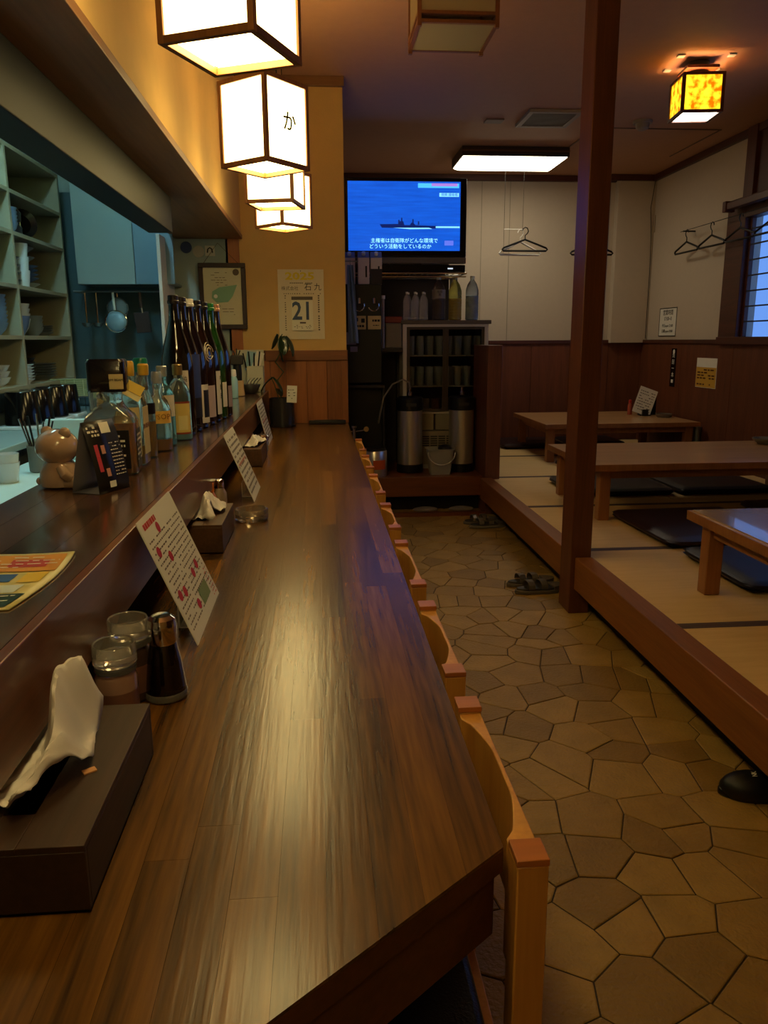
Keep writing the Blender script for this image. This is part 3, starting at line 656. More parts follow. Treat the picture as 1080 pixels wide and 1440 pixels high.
bottle((-.478, 2.19), 'tall slim bottle of golden whisky with a yellow cap', [(.022, 0), (.025, .004), (.025, .14), (.02, .165), (.013, .185), (.012, .23)], bglass, .10, liq_gold, [(.014, .225), (.015, .228), (.015, .252), (.012, .256)], mat('cap_yellow', (206, 160, 50), .4), [(.025, .12, .150, -130, 20, mat('card_black', (26, 22, 24), .35), None)])
bottle((-.470, 2.32), 'clear brandy bottle with a shield label reading VSOP, almost empty', [(.030, 0), (.034, .004), (.036, .05), (.036, .115), (.028, .145), (.014, .165), (.013, .20)], bglass, .035, liq_amber, [(.015, .195), (.016, .198), (.016, .225), (.013, .23)], mat('cap_glass', (190, 190, 190), .1, 0, .6), [(.0362, .082, .118, -120, -15, mat('vsop_label', (232, 186, 90), .5), {'VSOP': (.021, .101, gold_i)})])
bottle((-.478, 2.44), 'blue-tinted bottle with a round white label marked S', [(.030, 0), (.034, .004), (.034, .15), (.028, .17), (.014, .19), (.013, .215)], mat('blue_glass', (150, 205, 215), .04, 0, .9), .02, mat('blue_water', (120, 170, 180), .1, coat=.5), [(.015, .21), (.016, .212), (.016, .24), (.013, .243)], mat('cap_glass', (190, 190, 190), .1, 0, .6), [(.0342, .09, .155, -130, -10, mat('white_label2', (210, 204, 186), .5), {'S': (.03, .108, navy), 'SU': (.012, .138, navy)})])
bottle((-.455, 2.58), 'clear gin bottle with a cream and red framed label and brass cap', [(.033, 0), (.037, .004), (.037, .14), (.034, .16), (.024, .185), (.014, .197), (.013, .215)], bglass, .02, mat('blue_water', (120, 170, 180), .1, coat=.5), [(.015, .208), (.0165, .21), (.0165, .24), (.014, .243)], mat('cap_brass', (140, 116, 70), .35, .6), [(.0372, .02, .125, -110, -20, mat('gin_border', (150, 60, 40), .5), None), (.0376, .026, .119, -106, -24, mat('gin_label', (224, 196, 110), .5), None), (.038, .034, .08, -88, -42, mat('gin_label2', (230, 214, 150), .5), None)])
bottle((-.535, 2.42), 'small green-capped glass flask behind the brandy bottle', [(.022, 0), (.025, .004), (.025, .16), (.018, .19), (.015, .2), (.015, .23)], bglass, None, None, [(.019, .225), (.021, .23), (.021, .262), (.018, .267)], mat('green_cap', (30, 130, 100), .3, 0, .3))
t = thing('drinking_glass', 'faceted tumbler standing upside down between the whisky and brandy bottles', 'glass', at(-.515, 2.25, SZ))
part('cup', MB().lathe([(.026, 0), (.028, .003), (.031, .22), (.029, .22), (.024, .03), (.001, .028)], 12, cap=False), glass, t); part('contents', MB().lathe([(.02, .17), (.028, .175), (.028, .19)], 12), liq_amber, t)
# tall sake bottles in a row
def sake(x, y, gcol, label, capm, labs):
    gm = mat('sake_glass_%d_%d_%d' % gcol, gcol, .07, coat=.8, spec=.8)
    return bottle((x, y), label, [(.046, 0), (.052, .005), (.053, .02), (.053, .235), (.050, .265), (.040, .305), (.028, .345), (.019, .385), (.0165, .42), (.0165, .452)], gm, None, None,
                  [(.0165, .435), (.0195, .438), (.0195, .446), (.0175, .448), (.0175, .462), (.015, .464)], capm, labs, 36, 'sake_bottle', 'tall sake bottles in a row on the raised shelf')
capk = mat('cap_dark', (30, 24, 26), .3); capw = mat('cap_white', (200, 196, 190), .35); capc = mat('cap_copper', (190, 140, 110), .3, .5)
lab_k = mat('label_black', (30, 26, 28), .5); lab_b = mat('label_blue', (52, 66, 120), .4)
sake(-.475, 2.70, (14, 11, 8), 'first tall brown sake bottle, nearest the camera in the row', capk, [(.053, .06, .22, -75, -40, lab_w, {'純': (.02, .19, ink), '米': (.02, .155, ink)})])
sake(-.470, 2.815, (16, 11, 16), 'second tall dark sake bottle from the near end of the row', capk, [(.053, .05, .23, -60, 20, lab_k, None), (.0533, .12, .27, -60, 10, lab_b, None)])
sake(-.462, 2.93, (20, 12, 20), 'third tall sake bottle with a white-topped cap', capw, [(.053, .02, .16, -60, 20, lab_w, None), (.0533, .04, .14, -40, 0, lab_k, None)])
sake(-.452, 3.045, (30, 14, 12), 'fourth tall sake bottle bearing a looping cream emblem', capk, [(.053, .03, .15, -50, 20, mat('label_pink', (180, 160, 160), .5), None)])
sake(-.443, 3.16, (14, 11, 14), 'fifth tall sake bottle with a long white paper label', capk, [(.053, .03, .20, -40, 25, lab_w, {'吟': (.024, .17, ink), '醸': (.024, .135, ink), '酒': (.024, .10, ink)})])
sake(-.434, 3.275, (22, 62, 22), 'sixth tall sake bottle, of clear bright green glass', mat('cap_green', (30, 110, 40), .3), [(.053, .05, .15, -40, 25, lab_w, None)])
sake(-.425, 3.39, (20, 12, 12), 'seventh tall sake bottle, last in the row with a copper cap', capc, [(.053, .04, .13, -40, 30, mat('label_rose', (150, 130, 130), .5), None)])
emb = [o for o in bpy.data.objects if o.get('label', '').startswith('fourth tall sake')][0]
mb = MB()
for k, (a0, a1, rr_) in enumerate(((0, 330, .022), (40, 300, .013), (100, 260, .03))):
    pts = []
    for i in range(18):
        a = math.radians(a0+(a1-a0)*i/17); yy = rr_*math.cos(a); zz = rr_*1.2*math.sin(a); r_ = .0495-.22*max(0, zz); pts.append((r_+.001, yy-.0, .275+zz))
    mb.tube(pts, .0016, 5)
part('emblem', mb, mat('emblem_cream', (220, 208, 180), .5), emb, rz=-.5)
# items at the far end of the shelf
t = thing('pepper_mill', 'black-topped pepper mill with a pale wooden base at the far end of the shelf', 'mill', at(-.47, 4.62, SZ))
part('mill_base', MB().lathe([(.034, 0), (.038, .004), (.033, .05), (.034, .09)], 24), mat('mill_wood', (190, 160, 110), .4), t); part('mill_body', MB().lathe([(.024, .09), (.026, .13), (.024, .18)], 24), black, t); part('mill_head', MB().box(-.035, .035, -.03, .03, .18, .235), darkgrey, t, .006)
mb = MB(); [mb.tube([(-.01+.01*k, 0, .235), (-.02+.02*k, .0, .262+.01*(k % 2))], .004, 6) for k in range(3)]; part('crown_knob', mb, darkgrey, t)
t = thing('metal_bowl', 'steel bowl with ladles in it at the far end of the shelf', 'bowl', at(-.425, 4.86, SZ))
part('bowl', MB().lathe([(.03, 0), (.05, .015), (.066, .05), (.068, .055), (.06, .05), (.03, .012), (.001, .01)], 28, cap=False), dullsteel, t)
mb = MB()
for k in range(4):
    mb.tube([(.03-.02*k, 0, .03)]+[(.03-.02*k+.05*math.sin(a)*.9, .01*k, .05+.045*math.sin(a*1.0)) for a in (.5, 1.2, 1.9, 2.6)], .003, 6)
part('tongs', mb, chrome, t)
t = thing('paper_holder', 'pale box of papers and pens at the far end of the shelf', 'holder', at(-.435, 5.0, SZ))
part('holder_back', MB().box(-.085, .09, .06, .07, 0, .26), mat('pale_board', (200, 198, 176), .6), t); part('holder_front', MB().box(-.01, .09, -.05, .06, 0, .16), mat('pale_board', (200, 198, 176), .6), t, .003)
part('paper_sheet', MB().obox((.05, .03, .18), (.05, .004, .14), ry=.35), paper, t); part('paper_sheet', MB().obox((.01, .04, .19), (.06, .004, .12), ry=.15), mat('blue_paper', (150, 190, 205), .6), t)
mb = MB(); [mb.tube([(-.02+.025*k, .02, .15), (-.035+.035*k, .0, .24+.01*(k % 2))], .005, 6) for k in range(4)]; part('pen', mb, black, t)
small_bottle(-.505, 4.35, 'red and white sauce bottle past the sake bottles', (200, 60, 60), (210, 40, 40), .17, .024, SZ)
small_bottle(-.475, 4.45, 'pale blue carton-like bottle beside the pepper mill', (150, 196, 214), (230, 230, 230), .16, .022, SZ)
# ------------------------------------------------------------------ wall items on the yellow wall
t = thing('framed_certificate', 'certificate in a dark brown frame on the wall above the sake bottles', 'picture frame', (-.585, WY-.03, 1.575))
fr = MB(); w2, h2, b_ = .145, .2, .028
fr.box(-w2, w2, -.012, .012, h2-b_, h2).box(-w2, w2, -.012, .012, -h2, -h2+b_).box(-w2, -w2+b_, -.012, .012, -h2+b_, h2-b_).box(w2-b_, w2, -.012, .012, -h2+b_, h2-b_)
part('frame', fr, mat('frame_dark', (52, 32, 28), .4), t, .003); part('sheet', MB().box(-w2+b_, w2-b_, -.002, .004, -h2+b_, h2-b_), mat('cert_paper', (206, 196, 160), .5), t)
pl_ = lambda u, v: (u, -.0035, v)
gm_ = MB(); gm_.add([pl_(.09, .07), pl_(-.02, .055), pl_(-.065, .03), pl_(-.07, -.01), pl_(-.04, -.04), pl_(.03, -.035), pl_(.06, .0)], [tuple(range(7))]); part('print', gm_, mat('cert_green', (130, 170, 136), .5), t, smooth=False)
m_ = MB(); print_rows(m_, -.07, .03, .06, .15, 6, .003, pl_, .6, .01, .03, .006, 2); print_rows(m_, -.05, .07, -.12, -.05, 4, .003, pl_, .5, .01, .04, .006, 5); disc(m_, .085, .145, .02, pl_); part('print', m_, mat('cert_brown', (90, 70, 50), .5), t, smooth=False)
disc_ = MB(); disc(disc_, -.045, .0, .012, lambda u, v: (u, -.0042, v)); part('print', disc_, paper, t, smooth=False)
mb = MB(); mb.tube([(-.11, .0, h2), (-.02, .01, h2+.12), (.10, .0, h2)], .0015, 5); part('hanging_string', mb, mat('string', (90, 70, 50), .8), t)
for (x_, z_, nm_, lb, c1) in ((-.80, 1.87, 'sticker', 'round dark blue sticker high on the grey kitchen wall end', (44, 62, 104)), (-.725, 1.845, 'sticker', 'round white sticker between the blue one and the square one', (168, 160, 146))):
    tag(part(nm_, MB().lathe([(.035, 0), (.035, .003)], 24, (x_, WY-.004, z_), rot=Matrix.Rotation(PI/2, 3, 'X')), mat(nm_+str(c1[0]), c1, .5)), lb, 'sticker')
t = thing('sticker', 'small square white sticker with a dark emblem next to the certificate', 'sticker', (-.655, WY-.004, 1.85)); part('backing', MB().box(-.03, .03, -.002, .002, -.03, .03), mat('sticker_sq', (190, 184, 166), .5), t)
mb = MB(); mb.tube([(-.016, -.004, -.012), (-.012, -.004, .01), (0, -.004, .018), (.012, -.004, .01), (.016, -.004, -.012)], .004, 6); part('emblem', mb, ink, t)
# calendar
t = thing('wall_calendar', 'paper wall calendar for 2025 showing the day 21 on the yellow wall', 'calendar', (-.098, WY-.004, 1.525))
part('backing_sheet', MB().box(-.145, .145, -.002, .002, -.215, .215), mat('calendar_card', (222, 208, 176), .6), t)
text('2025', .062, (-.005, -.0026, .172), FACE_Y, mat('gold_print', (220, 196, 20), .5), t, bold=.002, sx=1.5)
text('株式会社', .027, (-.07, -.0026, .098), FACE_Y, mat('cal_ink', (90, 74, 60), .6), t)
text('石 九', .048, (.075, -.0026, .105), FACE_Y, ink, t)
m_ = MB(); print_rows(m_, -.07, .075, .126, .138, 1, .005, lambda u, v: (u, -.0024, v), .95, .008, .01, .003, 2); print_rows(m_, -.11, .13, .062, .072, 1, .005, lambda u, v: (u, -.0024, v), .85, .004, .008, .008, 3)
for r_ in range(16): print_rows(m_, -.105, -.096, .05-.014*r_, .058-.014*r_, 1, .006, lambda u, v: (u, -.0024, v), .9, .006, .009, .02, r_); print_rows(m_, .105, .116, .05-.014*r_, .058-.014*r_, 1, .008, lambda u, v: (u, -.0024, v), .95, .009, .011, .02, r_)
part('print', m_, mat('cal_ink', (90, 74, 60), .6), t, smooth=False)
part('day_pad', MB().box(-.062, .072, -.016, -.002, -.16, .045), mat('pad_paper', (232, 226, 200), .6), t); part('pad_clip', MB().box(-.062, .072, -.02, -.002, .028, .048), mat('clip_brown', (90, 76, 56), .5), t)
text('21', .155, (.005, -.0165, -.045), FACE_Y, mat('day_blue', (52, 72, 104), .5), t, bold=.003, sx=.85)
m_ = MB(); quad(m_, -.012, .026, -.118, -.108, lambda u, v: (u, -.0165, v)); print_rows(m_, -.05, .06, -.15, -.125, 3, .003, lambda u, v: (u, -.0165, v), .6, .006, .012, .006, 2); part('print', m_, mat('cal_ink', (90, 74, 60), .6), t, smooth=False)
part('nail', MB().lathe([(.003, 0), (.003, .006)], 8, (0, -.002, .205), rot=Matrix.Rotation(PI/2, 3, 'X')), ink, t)
# ------------------------------------------------------------------ kitchen: dish shelves
DX = -1.5
t = thing('dish_shelf', 'tall pale open shelf unit full of crockery on the kitchen side wall', 'shelf unit', (DX, 0, 0))
for y in (3.38, 4.19, 4.985): part('upright', MB().box(-.36, 0, y-.013, y+.013, 1.06, 2.26), cabinet_m, t, .002, False)
levels = [1.085, 1.335, 1.585, 1.845, 2.045]
for (a, b) in ((3.393, 4.177), (4.203, 4.972)):
    for z in levels: part('shelf_board', MB().box(-.36, 0, a, b, z-.02, z), cabinet_m, t, .001, False)
    part('shelf_top', MB().box(-.36, 0, a, b, 2.24, 2.26), cabinet_m, t)
part('back_panel', MB().box(-.375, -.36, 3.37, 5.0, 1.06, 2.26), cabinet_i, t)
def bowl_prof(r, h): return [(r*.45, 0), (r*.5, h*.08), (r*.8, h*.45), (r, h), (r*.94, h), (r*.72, h*.5), (.001, h*.15)]
def plate_prof(r, h): return [(r*.55, 0), (r*.6, h*.3), (r, h), (r*.97, h*1.05), (r*.58, h*.5), (.001, h*.45)]
PROTO = {}
cer_g = mat('grey_ceramic', (120, 128, 128), .3, coat=.2)
cer_n = mat('navy_rim_ceramic', (96, 116, 156), .25, coat=.3)
def crockery(kind, m, r, h, x, y, z, label, group):
    key = (kind, m.name, r, h)
    nm = {'bowl': 'bowl', 'plate': 'plate', 'cup': 'cup', 'pot': 'tea_pot'}[kind]
    if key not in PROTO:
        if kind == 'cup': prof = [(r*.75, 0), (r*.8, h*.05), (r, h), (r*.92, h), (r*.74, h*.12), (.001, h*.1)]
        elif kind == 'bowl': prof = bowl_prof(r, h)
        elif kind == 'plate': prof = plate_prof(r, h)
        else: prof = [(r*.7, 0), (r, h*.25), (r*1.05, h*.6), (r*.9, h*.92), (.001, h)]
        PROTO[key] = MB().lathe(prof, 22, cap=False).mesh(nm, m)
    o = link(nm, PROTO[key], None, (x, y, z+.0006)); tag(o, label, {'bowl': 'bowl', 'plate': 'plate', 'cup': 'cup', 'pot': 'pot'}[kind], group); return o
Z = {2: 1.085, 3: 1.335, 4: 1.585, 5: 1.845}
ordn = ['lowest', 'second', 'third', 'fourth', 'fifth', 'sixth', 'seventh', 'eighth']
def stack(kind, m, r, h, x, y, z, n, step, desc, group):
    for k in range(n):
        crockery(kind, m, r, h, x, y, z+k*step, '%s, %s up, %s' % (desc[0], ordn[k].replace('lowest', 'first'), desc[1]) if n > 1 else desc[0]+' '+desc[1], group)
# right column
stack('bowl', ceramic_b, .055, .05, DX-.06, 4.29, Z[5], 5, .018, ('pale blue ribbed bowl', 'on the upper shelf by the divider'), 'crockery on the upper shelf')
for k in range(2):
    t2 = thing('lidded_pot', 'dark grey lidded pot, %s one lying by the chrome rings' % ('lower' if k == 0 else 'upper'), 'pot', (DX-.14, 4.47, Z[5]+.0006+k*.075), 0, 'dark pots on the upper shelf')
    part('pot_body', MB().lathe([(.07, 0), (.085, .01), (.088, .05), (.075, .068), (.001, .072)], 26), ceramic_k, t2)
t2 = thing('frying_basket', 'black pan with a chrome rim standing on the upper shelf', 'pan', (DX-.1, 4.62, Z[5]+.085), 0)
mb = MB(); mb.tube([(0, .08*math.cos(a)*.35, .08*math.sin(a)) for a in [2*PI*k/20 for k in range(20)]], .004, 6, True); part('rim', mb, chrome, t2)
part('pan_body', MB().lathe([(.05, 0), (.078, .02)], 24, (0, -.01, 0), rot=Matrix.Rotation(-1.25, 3, 'X')), ceramic_k, t2)
stack('cup', ceramic, .042, .085, DX-.05, 4.40, Z[4], 3, .068, ('tall white tapered cup', 'on the third shelf'), 'crockery on the third shelf')
stack('plate', mat('cream_ceramic', (170, 168, 150), .3), .12, .035, DX-.17, 4.66, Z[4], 1, .02, ('wide cream dish', 'at the bottom of the dish stack on the third shelf'), 'crockery on the third shelf')
stack('plate', ceramic_b, .12, .03, DX-.17, 4.65, Z[4]+.035, 4, .022, ('blue white dish', 'on the third shelf'), 'crockery on the third shelf')
stack('plate', cer_g, .115, .045, DX-.17, 4.62, Z[4]+.13, 2, .05, ('grey flared dish', 'at the top of the third-shelf dishes'), 'crockery on the third shelf')
stack('plate', ceramic_k, .07, .03, DX-.09, 4.30, Z[4], 4, .038, ('black saucer', 'in the shade of the third shelf by the divider'), 'crockery on the third shelf')
stack('bowl', cer_n, .065, .10, DX-.07, 4.32, Z[3], 1, .02, ('blue patterned bowl', 'on the second shelf right of the divider'), 'crockery on the second shelf')
stack('bowl', ceramic, .075, .09, DX-.12, 4.44, Z[3], 4, .026, ('white rice bowl', 'behind the blue patterned bowl'), 'crockery on the second shelf')
stack('bowl', cer_g, .06, .05, DX-.10, 4.62, Z[3], 4, .02, ('small grey-rimmed bowl', 'in the middle of the second shelf'), 'crockery on the second shelf')
stack('plate', cer_g, .085, .022, DX-.14, 4.83, Z[3], 4, .013, ('small grey plate', 'at the right end of the second shelf'), 'crockery on the second shelf')
stack('plate', ceramic, .06, .025, DX-.06, 4.29, Z[2], 6, .015, ('white wavy-edged dish', 'on the lowest shelf by the divider'), 'crockery on the lowest shelf')
stack('bowl', ceramic_k, .07, .045, DX-.12, 4.46, Z[2], 5, .022, ('black lacquer bowl', 'on the lowest shelf'), 'crockery on the lowest shelf')
stack('plate', cer_g, .10, .025, DX-.13, 4.74, Z[2], 6, .014, ('grey side plate', 'at the right end of the lowest shelf'), 'crockery on the lowest shelf')
# left column
stack('bowl', ceramic_b, .07, .06, DX-.08, 4.03, Z[3], 8, .019, ('blue striped soup bowl', 'left of the divider on the second shelf'), 'crockery on the second shelf')
stack('bowl', cer_n, .07, .06, DX-.08, 3.86, Z[3], 7, .019, ('navy banded soup bowl', 'at the photo edge, second shelf'), 'crockery on the second shelf')
stack('bowl', ceramic, .07, .045, DX-.10, 4.04, Z[2], 3, .03, ('thick white bowl', 'left of the divider on the lowest shelf'), 'crockery on the lowest shelf')
stack('bowl', ceramic, .06, .045, DX-.07, 3.87, Z[2], 3, .022, ('white soup bowl', 'at the photo edge, lowest shelf'), 'crockery on the lowest shelf')
stack('plate', ceramic_k, .08, .022, DX-.10, 3.98, Z[4], 5, .02, ('black-and-white saucer', 'left of the divider on the third shelf'), 'crockery on the third shelf')
stack('plate', cer_n, .08, .022, DX-.10, 4.0, Z[5], 2, .02, ('navy rimmed saucer', 'at the photo edge, upper shelf'), 'crockery on the upper shelf')
# hood, utensils, partition
hd = thing('range_hood', 'pale stainless steel range hood hanging over the kitchen stove', 'range hood', (-1.4, 4.88, 1.634))
stl = mat('hood_steel', (150, 172, 172), .35, .25, bump=.1, bscale=30)
part('front_panel', MB().box(-.005, .33, 0, .012, 0, .62), stl, hd, .002); part('front_panel', MB().box(.332, .56, .003, .014, 0, .62), mat('hood_steel_b', (120, 150, 168), .35, .3), hd, .002)
part('side_panel', MB().box(-.005, .007, .014, .36, 0, .62), stl, hd); part('hood_lip', MB().box(-.005, .56, .015, .34, .0, .012), dullsteel, hd)
struct('trim_17', MB().box(-.905, -.885, 4.72, 5.12, .9, 1.90), mat('white_strip', (200, 198, 190), .5), .002)
struct('wall_kitchen_steel', MB().box(-1.88, -.905, WY+.085, WY+.098, .9, 2.2), mat('kitchen_steel', (88, 112, 118), .35, .4, var=.05))
t = thing('utensil_rail', 'steel rail under the range hood carrying kitchen utensils', 'rail', (-1.2, 5.0, 1.60)); part('bar', MB().tube([(-.27, 0, 0), (.27, 0, 0)], .006, 8), dullsteel, t)
part('bracket', MB().box(-.27, -.262, 0, .2, -.004, .004), dullsteel, t); part('bracket', MB().box(.262, .27, 0, .2, -.004, .004), dullsteel, t)
def hang(name, label, cat, x, build): 
    t = thing(name, label, cat, (x, 4.985, 1.592), 0, 'utensils hanging under the range hood'); build(t); return t
def ladle(t):
    part('handle', MB().tube([(0, 0, 0), (0, 0, -.18)], .006, 8), chrome, t); part('scoop', MB().lathe([(.001, -.205), (.02, -.20), (.033, -.178), (.03, -.178), (.001, -.198)], 20, cap=False), dullsteel, t)
hang('ladle', 'steel ladle hanging leftmost under the hood', 'ladle', -1.40, ladle); hang('ladle', 'steel ladle hanging second from the left under the hood', 'ladle', -1.335, ladle)
def strainer(t):
    part('handle', MB().tube([(0, 0, 0), (.005, 0, -.11)], .008, 8), mat('pale_handle', (190, 210, 206), .5), t)
    part('mesh_basket', MB().ball((.01, 0, -.17), .062, sy=.35), mat('mesh_blue', (130, 170, 190), .4, .5, bump=.6, bscale=400), t)
    part('rim', MB().tube([(.01+.064*math.cos(2*PI*k/22), -.005, -.17+.064*math.sin(2*PI*k/22)) for k in range(22)], .004, 6, True), chrome, t)
hang('strainer', 'round mesh strainer with a pale handle hanging in front', 'strainer', -1.235, strainer)
def strainer2(t):
    part('mesh_basket', MB().ball((0, .05, -.09), .062, sy=.3), mat('mesh_grey', (110, 128, 132), .45, .5, bump=.6, bscale=400), t); part('rim', MB().tube([(.062*math.cos(2*PI*k/22), .045, -.09+.062*math.sin(2*PI*k/22)) for k in range(22)], .004, 6, True), chrome, t)
    part('handle', MB().tube([(0, .05, 0), (0, .05, -.03)], .006, 8), chrome, t)
hang('strainer', 'second round strainer hanging behind the pale-handled one', 'strainer', -1.222, strainer2)
def turner(t):
    part('handle', MB().tube([(-.005, 0, 0), (0, 0, -.09)], .009, 8), mat('handle_brown', (70, 50, 40), .5), t); part('shank', MB().tube([(0, 0, -.09), (.004, 0, -.12)], .006, 8), dullsteel, t)
    part('blade', MB().prism([(-.05, -.12), (.04, -.112), (.052, -.235), (-.035, -.24)], -.004, .004, lambda x, y, z: (x, z, y)), mat('blade_dark', (50, 36, 34), .4), t, .002)
hang('grill_turner', 'dark square-bladed turner hanging at the right under the hood', 'spatula', -1.07, turner)
# benches
bench = mat('bench_steel', (150, 176, 176), .4, .3); pale_teal = mat('cutting_board_white', (190, 216, 212), .5)
t = thing('kitchen_bench', 'long steel kitchen bench below the dish shelves', 'bench'); part('bench_top', MB().box(-1.87, -1.22, 2.2, 5.1, .87, .90), bench, t, .004); part('bench_body', MB().box(-1.87, -1.27, 2.2, 5.1, 0, .87), mat('bench_dark', (40, 46, 48), .5), t)
t = thing('stove_bench', 'low steel stove bench at the far end of the kitchen under the hood', 'bench'); part('bench_top', MB().box(-1.21, -.66, 4.3, 5.1, .84, .88), bench, t, .004); part('bench_body', MB().box(-1.2, -.68, 4.3, 5.1, 0, .84), mat('bench_dark', (40, 46, 48), .5), t)
t = thing('prep_counter', 'low white-topped prep counter just behind the raised shelf', 'counter'); part('counter_top', MB().prism([(-1.20, 1.6), (-.86, 1.6), (-.86, 3.2), (-.95, 3.45), (-1.20, 3.45)], .79, .82), pale_teal, t, .003); part('counter_body', MB().box(-1.19, -.88, 1.6, 3.4, 0, .79), mat('bench_dark', (40, 46, 48), .5), t)
for k, (y, n_) in enumerate(((3.80, 'nearest the photo edge'), (3.98, 'second from the left'), (4.20, 'third, beside the bamboo mat'), (4.42, 'farthest, touching the bamboo mat'))):
    t = thing('black_canister', 'black upright container on a white tray, %s' % n_, 'container', (-1.40, y, .92), 0, 'black containers on the kitchen bench')
    part('container_body', MB().lathe([(.075, 0), (.082, .004), (.07, .15), (.066, .155)], 26), gloss_black, t)
    t3 = thing('white_tray', 'white tray under the black container, %s' % n_, 'tray', (-1.40, y, .9006), 0, 'trays under the black containers'); part('tray_body', MB().box(-.09, .09, -.088, .088, 0, .018), ceramic, t3, .004)
t = thing('bamboo_mat', 'pale green rolled bamboo mat standing on the kitchen bench', 'mat', (-1.42, 4.70, .995))
mb = MB(); mb.box(-.14, .14, -.006, .006, 0, .09); part('mat_core', mb, mat('bamboo_green', (150, 160, 116), .6), t); 
mb = MB(); [mb.tube([(-.14, -.006, .0+.0115*k), (.14, -.006, .0+.0115*k)], .005, 6) for k in range(9)]; s_ = part('bamboo_slat', mb, mat('bamboo_green', (150, 160, 116), .6), t); s_['kind'] = 'stuff'
mb = MB(); [mb.tube([(x_, -.012, 0), (x_, -.012, .09)], .0016, 5) for x_ in (-.1, -.05, 0, .05, .1)]; part('cord', mb, mat('cord_cream', (196, 196, 150), .6), t)
t = thing('wire_stand', 'wire dish rack supporting the bamboo mat', 'rack', (-1.42, 4.70, .9006)); mb = MB()
for x_ in (-.13, -.065, 0, .065, .13): mb.tube([(x_, -.05, 0), (x_, -.05, .09), (x_, .05, .09), (x_, .05, 0)], .003, 6)
mb.tube([(-.13, -.05, .09), (.13, -.05, .09)], .003, 6).tube([(-.13, .05, .09), (.13, .05, .09)], .003, 6); part('wire_frame', mb, chrome, t)
t = thing('blue_tray', 'light blue plastic tray on the stove bench', 'tray', (-.98, 4.45, .8806)); mb = MB(); mb.box(-.16, .16, -.1, .1, 0, .006).box(-.16, .16, -.1, -.094, .006, .05).box(-.16, .16, .094, .1, .006, .05).box(-.16, -.154, -.094, .094, .006, .05).box(.154, .16, -.094, .094, .006, .05); part('tray_body', mb, mat('blue_tray', (120, 180, 215), .4), t)
for k, (x_, y_) in enumerate(((-1.06, 4.72), (-.98, 4.78), (-.88, 4.74), (-.80, 4.82))):
    tag(link('drinking_glass', MB().lathe([(.028, 0), (.032, .002), (.036, .16), (.034, .16), (.028, .01), (.001, .008)], 20, cap=False).mesh('g', glass) if k == 0 else bpy.data.meshes['g'], None, (x_, y_, .8806)), 'drinking glass on the stove bench, %s from the left' % ['first', 'second', 'third', 'fourth'][k], 'glass', 'glasses on the stove bench')
t = thing('storage_bag', 'crumpled blue and white bag beside the dish shelf end', 'bag', (-1.36, 5.0, .9006)); mb = MB(); mb.grid(lambda u, v: ((u-.5)*.14*(1-.25*v)+.006*math.sin(v*19), .03*math.sin(PI*u)*math.cos(v*1.3)-.02, v*.24+.01*math.sin(u*11)), 14, 12); part('bag_skin', mb, mat('bag_blue', (120, 176, 226), .5), t, solid=.004)
for k, (x_, y_) in enumerate(((-1.14, 2.62), (-1.10, 2.78))):
    for j in range(3 if k == 0 else 2):
        crockery('cup', ceramic, .045, .07, x_, y_, .82+j*.03, 'white cup %s in the %s stack at the left edge' % (ordn[j], ['nearer', 'farther'][k]), 'white cups on the prep counter')
t = thing('utensil_crock', 'crock holding dark tongs and ladles on the prep counter', 'holder', (-1.06, 3.0, .8206)); part('crock', MB().lathe([(.035, 0), (.04, .004), (.043, .10), (.039, .10), (.035, .01), (.001, .008)], 24, cap=False), mat('crock_grey', (120, 120, 112), .4), t)
for k in range(7):
    a = k*.9; part('tool_handle', MB().tube([(.01*math.cos(a), .01*math.sin(a), .015), (.06*math.cos(a), .05*math.sin(a), .19+.012*(k % 3))], .004, 6), black if k % 2 else chrome, t)
t = thing('chopping_board', 'white chopping board standing behind the utensil crock', 'cutting board', (-1.0, 3.30, .8206)); part('board', MB().obox((0, 0, .085), (.26, .014, .17), rx=-.0), pale_teal, t, .006)
# ------------------------------------------------------------------ alcove: TV
t = thing('television', 'flat television showing a ship at sea with white subtitles', 'television', (.682, 6.10, 1.88))
part('housing', MB().box(-.462, .462, 0, .07, .035, .60), mat('tv_grey', (36, 34, 38), .35), t, .008)
part('bezel', MB().box(-.455, .455, -.006, 0, .045, .08).box(-.455, .455, -.006, 0, .572, .592).box(-.455, -.435, -.006, 0, .08, .572).box(.412, .455, -.006, 0, .08, .572), gloss_black, t)
part('bottom_bar', MB().box(-.46, .46, -.01, .05, -.012, .033), mat('tv_bar', (92, 88, 86), .4), t, .004)
def emat(n, c, s): return mat(n, c, .3, emit=lin(c)[:3], es=s)
scr = bpy.data.materials.new('screen_sea'); scr.use_nodes = True; nt = scr.node_tree; bb = nt.nodes['Principled BSDF']
tc = nt.nodes.new('ShaderNodeTexCoord'); mp = nt.nodes.new('ShaderNodeMapping'); mp.inputs['Scale'].default_value = (4, 1, 60); nz = nt.nodes.new('ShaderNodeTexNoise'); nz.inputs['Scale'].default_value = 1; nz.inputs['Detail'].default_value = 5
nt.links.new(tc.outputs['Object'], mp.inputs[0]); nt.links.new(mp.outputs[0], nz.inputs['Vector']); mx = nt.nodes.new('ShaderNodeMix'); mx.data_type = 'RGBA'
mx.inputs[6].default_value = lin((5, 50, 150)); mx.inputs[7].default_value = lin((18, 92, 205)); nt.links.new(nz.outputs['Fac'], mx.inputs[0]); nt.links.new(mx.outputs[2], bb.inputs['Emission Color']); bb.inputs['Emission Strength'].default_value = L_TV
bb.inputs['Base Color'].default_value = (.01, .01, .02, 1); bb.inputs['Roughness'].default_value = .3
sc_ = part('screen', MB().box(-.436, .413, -.003, 0, .08, .572), scr, t, smooth=False)
